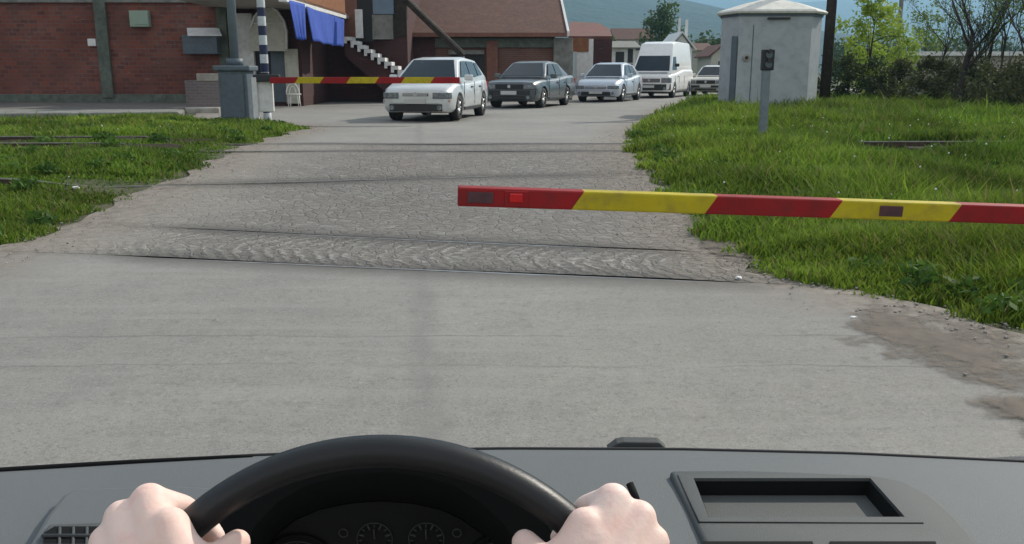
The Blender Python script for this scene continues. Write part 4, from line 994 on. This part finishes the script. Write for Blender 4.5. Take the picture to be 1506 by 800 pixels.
        path = [(hl[0], ya_-.014), (wa_-.01, ya_-.014), (wb2+.010, yb2-.006), (wb2+(wc2-wb2)*.6+.014, yb2+(yc2-yb2)*.6)]
        inn_ = [(hl[0], ya_+.05), (wa_-.06, ya_+.06), (wb2-.07, yb2+.07), (wb2-.07, yb2+(yc2-yb2)*.6)]
        loop = [(sg*x, y, hl[2]) for x, y in path+inn_[::-1]]
        MB().prism(loop, (0, 0, hl[3]-hl[2])).build('headlight', 'lamp', t, bevel=.008)
        loop2 = [(x, y-.004*(1 if abs(x) < wa_ else .0), hl[2]-.012) for x, y, _ in loop]
        MB().prism(loop2, (0, 0, .014)).build('headlight_trim', 'trim', t)
        if c.get('amber'): MB().box((sg*(hl[1]-.06), hl[4]+hl[5]*.6-.01, hl[2]-.07), (.12, .03, .05)).build('indicator', 'amber', t, bevel=.006)
        fy = c['fog'][0]; MB().tube([(sg*c['fog'][1], fy, c['fog'][2]), (sg*c['fog'][1], fy-.025, c['fog'][2])], .055, 14).build('fog_lamp', 'lamp', t)
        MB().box((sg*W*.8, L+.005, .75), (.2, .04, .24)).build('tail_light', 'redlens', t, bevel=.02)
    g = c['grille']; gr = MB().box2((-g[0], g[3]-.02, g[1]), (g[0], g[3]+.02, g[2])).build('grille', 'trim', t, bevel=.008)
    for k in range(1, 4):
        z = g[1]+(g[2]-g[1])*k/4; MB().box((0, g[3]-.024, z), (g[0]*1.9, .012, .012)).build('grille_bar', c.get('barm', 'rimsilver'), gr)
    MB().tube([(0, g[3]-.022, (g[1]+g[2])/2+.01), (0, g[3]-.04, (g[1]+g[2])/2+.01)], .05, 14).build('badge', 'rimsilver', gr)
    l = c['intake']; MB().box2((-l[0], l[3]-.02, l[1]), (l[0], l[3]+.04, l[2])).build('air_intake', 'black', t, bevel=.01)
    l = c['bump']; MB().prism([(-W*l[3], l[4], l[0]), (-W*.6, l[2], l[0]), (W*.6, l[2], l[0]), (W*l[3], l[4], l[0])], (0, 0, l[1]-l[0])).build('bumper_strip', c.get('bumpm', 'trim'), t)
    pz = c['plate']; MB().box((0, pz[0], pz[1]), (.5, .02, .11)).build('number_plate', 'plate', t, bevel=.004)
    MB().box((0, cab[c['ws'][0]][0]-.03, cab[c['ws'][0]][1]+.015), (W*1.5, .05, .02)).build('wiper', 'black', t)
    for sg in (-1, 1):   # under-body and rear bumper
        pass
    MB().box((0, L*.5, .24), (W*1.5, L*.86, .1)).build('underbody', 'black', t)
    return t
hatch = dict(W=1.70, L=4.0, wr=.30, tumble=.20, wheels=(.78, 3.28), ws=(0, 1), rw=(4, 3), mirror=(1.28, .98),
    body=[(0, .30, .66, .80), (.05, .22, .72, .90), (.22, .2, .78, .97), (.6, .2, .86, 1), (1.0, .2, .865, 1), (2.0, .2, .88, 1), (3.3, .2, .92, 1), (3.85, .24, .95, .96), (4.0, .30, .90, .88)],
    cab=[(.92, .90), (1.62, 1.40), (2.3, 1.46), (3.35, 1.40), (3.93, .98)],
    side=[[(1.32, 1.0), (2.18, 1.0), (2.18, 1.37), (1.76, 1.36)], [(2.26, 1.0), (3.02, 1.0), (2.98, 1.36), (2.26, 1.37)], [(3.1, 1.02), (3.6, 1.04), (3.3, 1.33), (3.07, 1.35)]],
    seams=(1.2, 2.22, 3.05), handles=(2.05, 2.9), lamp=(.40, .78, .535, .655, .02, .10), fog=(-.01, .56, .32), grille=(.30, .575, .635, .0), intake=(.62, .24, .40, .0), bump=(.425, .50, -.035, .94, .09), bumpm='silver', plate=(-.05, .462), amber=True)
sedan = dict(W=1.70, L=4.38, wr=.30, tumble=.22, wheels=(.80, 3.28), ws=(0, 1), rw=(4, 3), mirror=(1.45, .95),
    body=[(0, .30, .70, .86), (.05, .22, .76, .95), (.25, .2, .80, .99), (.7, .2, .84, 1), (1.2, .2, .855, 1), (2.2, .2, .87, 1), (3.3, .2, .95, 1), (4.1, .22, .97, .98), (4.38, .30, .92, .92)],
    cab=[(1.12, .88), (1.78, 1.34), (2.3, 1.40), (3.0, 1.36), (3.72, .95)],
    side=[[(1.5, .97), (2.3, .97), (2.3, 1.32), (1.9, 1.31)], [(2.38, .97), (3.1, .97), (2.9, 1.30), (2.38, 1.32)]],
    seams=(1.3, 2.34, 3.15), handles=(2.2, 3.0), lamp=(.46, .80, .57, .69, .01, .05), fog=(-.02, .6, .33), grille=(.44, .56, .71, .0), intake=(.5, .26, .36, .0), bump=(.40, .53, -.05, .97, .06), plate=(-.07, .46), barm='trim')
coupe = dict(W=1.73, L=4.2, wr=.31, tumble=.22, wheels=(.82, 3.36), ws=(0, 1), rw=(4, 3), mirror=(1.35, .97),
    body=[(0, .30, .60, .78), (.06, .22, .68, .90), (.25, .2, .76, .98), (.7, .2, .83, 1), (1.1, .2, .84, 1), (2.2, .2, .87, 1), (3.4, .2, .98, 1), (4.05, .24, .98, .96), (4.2, .30, .92, .9)],
    cab=[(.98, .87), (1.75, 1.38), (2.35, 1.44), (3.3, 1.36), (4.0, .98)],
    side=[[(1.45, .98), (2.35, .98), (2.35, 1.35), (1.9, 1.34)], [(2.43, .98), (3.3, 1.0), (3.05, 1.33), (2.43, 1.35)]],
    seams=(1.25, 2.39, 3.3), handles=(2.25,), lamp=(.44, .80, .50, .60, .03, .14), fog=(.0, .64, .33), grille=(.40, .49, .56, .0), intake=(.56, .24, .38, .0), bump=(.42, .46, -.01, .9, .1), bumpm='silverblue', plate=(-.02, .36))
van = dict(W=1.95, L=5.2, wr=.33, tumble=.16, wheels=(.85, 4.1), ws=(0, 1), rw=None, mirror=(.75, 1.42), cat='van', mirm='black',
    body=[(0, .34, .92, .86), (.05, .28, .98, .95), (.25, .26, 1.04, .99), (.55, .25, 1.06, 1), (1.2, .25, 1.08, 1), (3, .25, 1.25, 1), (5.1, .25, 1.25, 1), (5.2, .3, 1.2, .97)],
    cab=[(.34, 1.08), (.98, 1.86), (1.35, 2.36), (1.9, 2.46), (5.05, 2.46), (5.18, 1.2)],
    side=[[(.75, 1.22), (1.65, 1.22), (1.65, 1.80), (1.1, 1.78)]],
    seams=(.95, 1.75, 2.9), handles=(1.6,), lamp=(.54, .88, .68, .87, .02, .06), fog=(-.03, .7, .42), grille=(.48, .68, .84, .0), intake=(.62, .34, .46, .0), bump=(.36, .6, -.06, .98, .06), plate=(-.08, .5))
old = dict(W=1.62, L=4.1, wr=.29, tumble=.2, wheels=(.75, 3.2), ws=(0, 1), rw=(4, 3), mirror=(1.4, .95),
    body=[(0, .30, .72, .92), (.04, .24, .78, .97), (.2, .2, .80, 1), (.7, .2, .84, 1), (1.2, .2, .84, 1), (2.2, .2, .85, 1), (3.3, .2, .92, 1), (3.95, .22, .93, 1), (4.1, .30, .9, .96)],
    cab=[(1.1, .86), (1.6, 1.32), (2.2, 1.38), (2.95, 1.34), (3.5, .93)],
    side=[[(1.4, .95), (2.15, .95), (2.15, 1.3), (1.72, 1.29)], [(2.23, .95), (2.95, .95), (2.8, 1.28), (2.23, 1.3)]],
    seams=(1.2, 2.2, 3.0), handles=(2.05, 2.85), lamp=(.46, .76, .57, .71, .0, .02), fog=(-.04, .6, .36), grille=(.44, .55, .71, -.01), intake=(.5, .26, .34, .0), bump=(.38, .48, -.06, .99, .04), plate=(-.08, .44), barm='trim')
def gp(px, py): return at(px, py)
def place(px_center, Y): return (atY(px_center, 140, Y).x, Y)
car(place(611, 21.4), 11, 1.05, 'parked_car', 'silver five-door hatchback at the head of the queue behind the far barrier', 'silver', hatch)
car(place(749, 29.6), 20, 1.10, 'parked_car', 'dark grey saloon second in the queue', 'darkgrey', sedan)
car(place(876, 35.9), 21, 1.08, 'parked_car', 'silver blue rounded car third in the queue, before the van', 'silverblue', coupe)
car(place(954, 41.8), 22, 1.05, 'van', 'tall white high-roof van in the queue', 'vanwhite', van)
car(place(1037, 45.6), 24, 1.1, 'parked_car', 'boxy old white car behind the van, last in the queue', 'oldwhite', old)
car(place(1058, 54), 26, 1.07, 'parked_car', 'red car mostly hidden by the last white car and the hut', 'carred', coupe)
# ================================================================== COCKPIT
M['dash'] = mat('grey_dash_plastic', (.122, .131, .134), .62, .04, 3, bstr=.25, bscale=900, spec=.35)
M['dash2'] = mat('grey_console_plastic', (.080, .086, .084), .62, .04, 3, bstr=.25, bscale=900, spec=.35)
M['tray'] = mat('tray_lining', (.05, .053, .053), .75, .05, 3, bstr=.2, bscale=700)
M['blk'] = mat('black_cockpit_plastic', (.008, .0085, .0085), .8, .1, 6, bstr=.15, bscale=600, spec=.15)
M['panel'] = mat('instrument_panel', (.007, .007, .0075), .6, .1, spec=.25)
M['dial'] = mat('dial_print', (.055, .056, .056), .6, .1)
M['seal'] = mat('rubber_seal', (.012, .013, .014), .7, .1)
M['leather'] = mat('wheel_leather', (.011, .0118, .0125), .42, .15, 30, bstr=.06, bscale=420, spec=.4)
ZD = .887
ci = empty('car_interior', (0, .6, 0), label='grey dashboard, black steering wheel and instruments of the car at the bottom', cat='car interior')
def cpart(mb, name, m, parent=ci, **k): return part(mb, name, m, parent, **k)
edge = [(-700, 738), (-300, 707), (0, 692), (200, 680), (370, 671), (560, 664), (740, 661), (1000, 662), (1250, 668), (1506, 680), (1800, 697), (2200, 730)]
def edge_y(px): return interp(px, edge)
# dashboard: closed solid, top follows the windscreen curve and rolls down to the driver
cols = []
for px in np.linspace(-600, 2100, 91):
    e = atZ(px, edge_y(px), ZD); X_ = e.x; Ye = e.y
    prof = [(Ye+.03, ZD-.05), (Ye+.012, ZD-.006), (Ye, ZD), (Ye-.03, ZD+.003), (Ye-.08, ZD+.006), (Ye-.14, ZD+.009), (Ye-.20, ZD+.010), (Ye-.26, ZD+.009), (.80, ZD+.004), (.775, ZD-.01), (.76, ZD-.04), (.75, ZD-.10), (.76, ZD-.35), (Ye, ZD-.35)]
    cols.append([(X_, y, z) for y, z in prof])
dm = loft(cols); dash = dm.build('dashboard', ['dash', 'tray'], None)
for f_ in dash.data.polygons: f_.use_smooth = True
def zp(pts, z): return [atZ(px, py, z) for px, py in pts]
# centre console frame (raised), then the open tray cut through both
ZC = ZD+.016
outer = [(984, 691), (1090, 690), (1200, 694), (1280, 697), (1330, 706), (1372, 728), (1405, 757), (1430, 785), (1450, 815), (1450, 845), (1058, 845)]
con = MB().prism(zp(outer, ZC), (0, 0, -.03)).build('console', 'dash2', None, bevel=.006, segs=3)
hole = [(1020, 703), (1280, 703), (1331, 760), (1042, 760)]
def cutter(): return MB().prism([p+Vector((0, 0, .03)) for p in zp(hole, ZC)], (0, 0, -.08)).build('cutter', 'tray')
tip_ = [p for p in zp(hole, ZC)]
dash.data.materials.clear(); dash.data.materials.append(M['dash'])
cut(dash, [cutter(), MB().box2((atY(300, 800, .84).x, .70, .70), (atY(822, 800, .84).x, .97, 1.1)).build('cutter', 'tray')]); 
cc = cutter(); cut(con, [cc])
for o in (dash, con):
    smooth_by_angle(o, 30)
    for v in o.data.vertices: v.co -= ci.location
    o.parent = ci
def lip(parent):
    mb = MB(); pts = zp(hole, ZC+.001); mb.tube(pts+[pts[0]], .0022, 6); return cpart(mb, 'tray_rim', 'dash2', parent)
# tray lining: floor and walls inside the cut
ins = zp(hole, ZC); cx = sum((p for p in ins), Vector())/4
inn = [cx+(p-cx)*.985 for p in ins]
mb = MB(); zf = ZC-.024
n_ = 4; top = [Vector((p.x, p.y, ZC-.004)) for p in inn]; bot = [Vector((cx.x+(p.x-cx.x)*.97, cx.y+(p.y-cx.y)*.97, zf)) for p in inn]
mb.add(top+bot, [(i, (i+1) % 4, (i+1) % 4+4, i+4) for i in range(4)], 0); mb.add([p+Vector((0, 0, .001)) for p in bot], [(0, 1, 2, 3)], 1)
tr_o = mb.build('storage_tray', ['blk', 'dash2'], None, cleanup=False)
for v in tr_o.data.vertices: v.co -= ci.location
tr_o.parent = ci
so2 = tr_o.modifiers.new('t', 'SOLIDIFY'); so2.thickness = .0008; so2.offset = 0
# shallow seam lines
mb = MB(); mb.tube([atZ(997, 699, ZC+.0003), atZ(1028, 768, ZC+.0003)], .0010, 5); mb.tube([atZ(1028, 768, ZC+.0005), atZ(1358, 769, ZC+.0005)], .0009, 5)
cpart(mb, 'panel_seam', 'seal')
# centre vents at the lower edge
for a_, b_ in ((1034, 1195), (1220, 1376)):
    v_ = cpart(MB().prism(zp([(a_, 796), (b_, 796), (b_+12, 840), (a_+3, 840)], ZC+.0015), (0, 0, -.004)), 'air_vent', 'blk')
    for k in range(3):
        y_ = 806+k*12; cpart(MB().tube([atZ(a_+3, y_, ZC+.003), atZ(b_+1, y_, ZC+.003)], .0018, 5), 'vent_slat', 'dash2', v_)
# left vent pod
ZV = ZD+.022
pod = [(28, 850), (40, 800), (66, 757), (90, 727), (112, 716), (260, 712), (330, 716), (330, 850)]
pd = cpart(MB().prism(zp(pod, ZV), (0, 0, -.03)), 'vent_pod', 'dash', bevel=.008, segs=3)
pod2 = [(52, 850), (58, 790), (72, 770), (150, 767), (250, 767), (250, 850)]
gf = cpart(MB().prism(zp(pod2, ZV+.004), (0, 0, -.008)), 'vent_frame', 'dash2', pd, bevel=.003)
gv = cpart(MB().prism(zp([(60, 850), (65, 783), (80, 774), (240, 774), (240, 850)], ZV+.0055), (0, 0, -.003)), 'vent_opening', 'blk', pd)
for k in range(4): cpart(MB().tube([atZ(62, 788+k*15, ZV+.007), atZ(236, 788+k*15, ZV+.007)], .0022, 5), 'vent_slat', 'tray', gv)
for k in range(6): cpart(MB().tube([atZ(88+k*20, 776, ZV+.0058), atZ(86+k*20, 850, ZV+.0058)], .0016, 5), 'vent_fin', 'dash2', gv)
# windscreen seal and wiper stub
mb = MB(); mb.tube([atZ(px, edge_y(px)-1, ZD+.0) for px in np.linspace(-600, 2100, 70)], .0028, 6); cpart(mb, 'windscreen_seal', 'seal')
mb = MB(); mb.tube([atZ(px, edge_y(px)-.5, ZD+.001) for px in np.linspace(-200, 372, 20)], [.0026+.0016*math.sin(i/19*math.pi) for i in range(20)], 6); cpart(mb, 'wiper_blade', 'blk')
wp = [(893, 663), (908, 652), (918, 650), (970, 651), (982, 662)]
cpart(MB().prism(zp(wp, ZD+.0), (0, .02, .0)) if False else MB().prism([atY(px, py, atZ(px, 664, ZD).y+.02) for px, py in wp], (0, .02, 0)), 'wiper_mount', 'tray', bevel=.002)
# stalk behind the right hand
cpart(MB().tube([atW(926, 711, .62), atW(934, 730, .615), atW(900, 790, .62), atW(760, 860, .66)], [.0028, .0035, .005, .006], 8), 'stalk', 'blk')
# ---- instrument binnacle
YB = .93
hood = [(285, 880), (296, 805), (318, 770), (358, 732), (415, 705), (485, 690), (560, 685), (635, 690), (705, 705), (762, 732), (803, 770), (826, 805), (838, 880)]
inner = [(345, 860), (356, 806), (376, 772), (408, 738), (450, 714), (505, 699), (560, 694), (616, 699), (668, 714), (706, 738), (742, 772), (764, 806), (775, 860)]
o1 = [atY(px, py, .84) for px, py in hood]; o2 = [p+Vector((0, .15, -.13)) for p in o1]
i1 = [atY(px, py, .84) for px, py in inner]; i2 = [atY(560+(px-560)*.82, 800+(py-800)*.62+2, .90) for px, py in inner]
n = len(o1); mb = MB(); vs = o1+o2+i1+i2
for i in range(n-1):
    mb.add([o1[i], o1[i+1], o2[i+1], o2[i]], [(0, 1, 2, 3)], 0, True); mb.add([o1[i], o1[i+1], i1[i+1], i1[i]], [(0, 1, 2, 3)], 1, False); mb.add([i1[i], i1[i+1], i2[i+1], i2[i]], [(0, 1, 2, 3)], 1, True)
bin_ = cpart(mb, 'instrument_hood', ['blk', 'blk'])
pn = cpart(MB().prism([p+Vector((0, -.002, 0)) for p in i2], (0, .01, 0)), 'instrument_panel', 'panel')
YP = .8945
def dial(cx, cy, rp, ticks, name='dial', a0=-30, a1=210, big=False, icon=False):
    c = atY(cx, cy, YP); r_ = rp/FPX*.91; mb = MB()
    if icon:
        mb.tube([c+Vector((math.cos(a)*r_, 0, math.sin(a)*r_)) for a in np.linspace(0, 2*math.pi, 17)], .0006, 4)
    else:
        for k in range(ticks):
            a = R(a0+(a1-a0)*k/(ticks-1)); u = Vector((math.cos(a), 0, math.sin(a)))
            ln = .8 if k % 2 else .68
            mb.tube([c+u*r_*ln, c+u*r_], .0012 if k % 2 == 0 else .0007, 4)
        mb.tube([c+Vector((math.cos(a)*r_*1.08, 0, math.sin(a)*r_*1.08)) for a in np.linspace(R(a0), R(a1), 24)], .0005, 4)
        mb.tube([c, c+Vector((math.cos(R(92))*r_*.7, -.001, math.sin(R(92))*r_*.7))], [.0012, .0006], 4)
    return cpart(mb, name, 'dial', pn)
dial(551, 793, 26, 11); dial(627, 793, 26, 11); dial(505, 784, 7, 0, 'warning_icon', icon=True); dial(672, 784, 7, 0, 'warning_icon', icon=True)
dial(440, 838, 46, 13); dial(738, 838, 46, 13)
# cowl rings over the two large dials
for cx_ in (440, 738):
    c = atY(cx_, 838, YP); cpart(MB().tube([c+Vector((math.cos(a)*.042, 0, math.sin(a)*.042)) for a in np.linspace(R(-20), R(200), 30)], .0022, 6), 'dial_bezel', 'blk', pn)
# ---- steering wheel
WC = Vector((-.083, .48, .9892)); WT = R(15); RM = .1808; RT = .0114
wu = Vector((0, math.sin(WT), math.cos(WT))); wn = Vector((0, -math.cos(WT), math.sin(WT)))
def wpt(a, r_=RM, o=0): return WC+(Xv*math.sin(a)+wu*math.cos(a))*r_+wn*o
mb = MB(); n1, n2 = 128, 18; vs = []
for i in range(n1):
    a = 2*math.pi*i/n1; c_ = wpt(a); rd_ = (c_-WC).normalized()
    for k in range(n2):
        b = 2*math.pi*k/n2; vs.append(c_+(rd_*math.cos(b)*.92+wn*math.sin(b)*1.05)*RT)
mb.add(vs, [(i*n2+k, i*n2+(k+1) % n2, ((i+1) % n1)*n2+(k+1) % n2, ((i+1) % n1)*n2+k) for i in range(n1) for k in range(n2)], 0, True)
sw = cpart(mb, 'steering_wheel', 'leather')
hub = cpart(MB().tube([WC-wn*.05, WC-wn*.012, WC+wn*.004], [.06, .062, .05], 24), 'hub', 'blk', sw, bevel=.004)
for a in (R(90), R(270), R(180)):
    cpart(MB().tube([WC+(wpt(a, .045)-WC)-wn*.02, wpt(a, .11, -.012), wpt(a, RM-.008, 0)], [.02, .013, .011], 8), 'spoke', 'blk', sw)
cpart(MB().tube([WC-wn*.05, WC-wn*.05+Vector((0, .3, -.12))], .028, 14), 'steering_column', 'blk')

# ================================================================== PERSON (two hands on the wheel)
def skinmat():
    m, nt, b = newmat('skin'); co = N(nt, 'ShaderNodeTexCoord').outputs['Object']
    c = mix(nt, ramp(nt, noise(nt, co, 22, 5, .6), .3, .7), (.78, .54, .45), (.86, .68, .60))
    c = mix(nt, math_(nt, 'MULTIPLY', ramp(nt, noise(nt, co, 60, 4, .6), .48, .72), .5), c, (.76, .42, .38))
    nt.links.new(c, b.inputs['Base Color']); b.inputs['Roughness'].default_value = .55; b.inputs['Specular IOR Level'].default_value = .35
    b.inputs['Subsurface Weight'].default_value = .25; b.inputs['Subsurface Radius'].default_value = (.012, .004, .002); b.inputs['Subsurface Scale'].default_value = .5
    h = mix(nt, .5, noise(nt, co, 320, 3), noise(nt, co, 75, 5, .6, .8)); bump(nt, b, h, .22, .0022); return m
M['skin'] = skinmat()
def hand_meshes(mirror):
    # joints: pixel x, pixel y, depth (m) relative to the rim, radius (m)
    W0 = .562
    def J(px, py, dw):
        p = atW(px, py, W0+dw)
        return p
    mb = MB()
    def seg(a, b_, ra, rb):
        n_ = 6; pts = [a.lerp(b_, k/n_) for k in range(n_+1)]; mb.tube(pts, [ra+(rb-ra)*k/n_ for k in range(n_+1)], 16)
        mb.sphere(a, ra, 0, 16, 10); mb.sphere(b_, rb, 0, 16, 10)
    def chain(js, rs):
        for i in range(len(js)-1): seg(js[i], js[i+1], rs[i], rs[i+1])
    wrist = J(232, 925, -.045); elbow = J(120, 1500, -.16)
    mi = J(219, 738, -.004); mm = J(180, 762, -.006); mr = J(157, 797, -.010); mp2 = J(150, 838, -.014)
    # metacarpals
    chain([wrist+Vector((.012, 0, 0)), mi], [.021, .0122]); chain([wrist, mm], [.022, .0118]); chain([wrist-Vector((.008, 0, 0)), mr], [.021, .0112]); chain([wrist-Vector((.016, 0, 0)), mp2], [.019, .0105])
    # fill between them
    seg(J(240, 800, -.018), J(236, 880, -.03), .017, .022); seg(J(205, 800, -.012), J(215, 880, -.03), .016, .022); seg(J(250, 775, -.018), J(268, 835, -.028), .0125, .016)
    # fingers curling round the far side of the rim
    chain([mi, J(268, 747, .012), J(300, 768, .030), J(318, 790, .026)], [.0112, .0088, .0078, .0066])
    chain([mm, J(222, 785, .026), J(268, 800, .036), J(296, 812, .028)], [.0118, .0094, .0083, .007])
    chain([mr, J(196, 820, .024), J(240, 832, .036), J(270, 842, .028)], [.0112, .009, .008, .0068])
    chain([mp2, J(178, 862, .018), J(215, 872, .030), J(245, 878, .026)], [.0102, .008, .007, .006])
    # thumb: leaves the side of the palm, lies over the near side of the rim and closes inside it
    chain([J(245, 890, -.034), J(288, 842, -.028), J(322, 822, -.016), J(349, 798, -.004)], [.020, .0150, .0112, .0088])
    seg(J(252, 800, -.022), J(286, 832, -.027), .014, .014)
    # wrist and forearm
    chain([wrist, wrist.lerp(elbow, .35), elbow], [.025, .032, .042])
    mb.sphere(wrist, .027, 0, 16, 10)
    cx_ = WC.x
    if mirror: mb.v = [(2*atW(561, 700, .56).x-v[0], v[1], v[2]) for v in mb.v]
    return mb
mbp = hand_meshes(False); mr_ = hand_meshes(True); mbp.add(mr_.v, mr_.f, 0, True)
axm = atW(561, 700, .56).x
def bone(pts, rs):
    pts = [Vector(p) for p in pts]
    for i in range(len(pts)-1):
        mbp.tube([pts[i].lerp(pts[i+1], q/5) for q in range(6)], [rs[i]+(rs[i+1]-rs[i])*q/5 for q in range(6)], 18); mbp.sphere(pts[i+1], rs[i+1], 0, 18, 12)
eb = atW(120, 1500, .562-.16); ebr = Vector((2*axm-eb.x, eb.y, eb.z))
for e_, s_ in ((eb, -1), (ebr, 1)): bone([e_, (axm+s_*.235, -.22, .80), (axm+s_*.17, -.27, 1.10), (axm, -.27, 1.12)], [.042, .048, .062, .08])
bone([(axm, -.27, 1.20), (axm, -.27, 1.10), (axm, -.27, .82), (axm, -.25, .62)], [.055, .12, .13, .14])
mbp.sphere((axm, -.24, 1.37), .095, 0, 24, 16, (.85, 1.05, 1.25)); mbp.sphere((axm, -.135, 1.35), .018, 0, 10, 8, (.8, 1, 1.4))
for s_ in (-1, 1): mbp.sphere((axm+s_*.083, -.24, 1.36), .025, 0, 10, 8, (.4, .8, 1.2))
pr = mbp.build('person', 'skin', None)
rmod = pr.modifiers.new('r', 'REMESH'); rmod.mode = 'VOXEL'; rmod.voxel_size = .0017; rmod.use_smooth_shade = True
smo = pr.modifiers.new('s', 'SMOOTH'); smo.iterations = 16; smo.factor = .5
bpy.context.view_layer.update(); apply_mods(pr)
if not pr.data.materials: pr.data.materials.append(M['skin'])
hm_ = MB().sphere((axm, -.255, 1.40), .102, 0, 24, 16, (.86, 1.0, 1.12)); hm_.build('hair', 'bark', pr)
sh = MB().tube([(axm, -.27, 1.17), (axm, -.27, 1.12), (axm, -.27, .95), (axm, -.25, .6)], [.07, .15, .155, .165], 24)
for s_ in (-1, 1): sh.tube([(axm+s_*.10, -.27, 1.11), (axm+s_*.19, -.27, 1.08), (axm+s_*.24, -.21, .86)], [.085, .08, .066], 18)
sh.build('shirt', 'postgrey', pr)
tag(pr, 'person gripping the black steering wheel with both bare hands', 'person')

# ================================================================== LITTER
def crumple(loc, s, label, m='white', seed=1):
    r_ = random.Random(seed); bm = bmesh.new(); bmesh.ops.create_icosphere(bm, subdivisions=2, radius=s)
    for v in bm.verts: v.co = v.co*r_.uniform(.6, 1.15); v.co.z *= .6
    me = bpy.data.meshes.new('litter'); bm.to_mesh(me); bm.free(); me.materials.append(M[m]); o = bpy.data.objects.new('litter', me); COL.objects.link(o); o.location = loc
    return tag(o, label, 'litter', 'litter at the road edge')
p = at(1474, 466); crumple((p.x, p.y+.05, p.z+.07), .045, 'crumpled white paper in the grass at the right edge', seed=1)
p = at(1086, 412); crumple((p.x, p.y, p.z+.015), .026, 'small white scrap at the right end of the nearest rail', seed=2)
p = at(1254, 470); crumple((p.x, p.y, p.z+.012), .02, 'small white scrap on the damp mud patch', seed=3)
p = at(138, 283); crumple((p.x-.2, p.y, p.z+.05), .04, 'small white scrap in the left grass', seed=4)
p = at(316, 472); crumple((p.x, p.y, p.z+.006), .011, 'tiny pale pebble alone on the left lane', 'stone', seed=5)
p = at(508, 565); crumple((p.x, p.y, p.z+.004), .010, 'tiny dark pebble before the steering wheel', 'dark', seed=6)
# white garden chair by the shop door
gc = empty('garden_chair', (atY(433, 150, 30.4).x, 30.4, GZ+.004), R(25), label='small white metal garden chair beside the shop pilaster under the blue awnings', cat='chair')
MB().tube([(.22*math.cos(a), .2, .44+.36*abs(math.sin(a))) for a in np.linspace(0, math.pi, 15)], .016, 6).tube([(.11*math.cos(a), .2, .44+.26*abs(math.sin(a))) for a in np.linspace(0, math.pi, 11)], .012, 6).build('backrest', 'white', gc)
MB().tube([(0, 0, .43), (0, 0, .455)], .24, 18).build('seat', 'white', gc)
for a in (45, 135, 225, 315): MB().tube([(.18*math.cos(R(a)), .18*math.sin(R(a)), .43), (.25*math.cos(R(a)), .25*math.sin(R(a)), 0)], .016, 6).build('leg', 'white', gc)
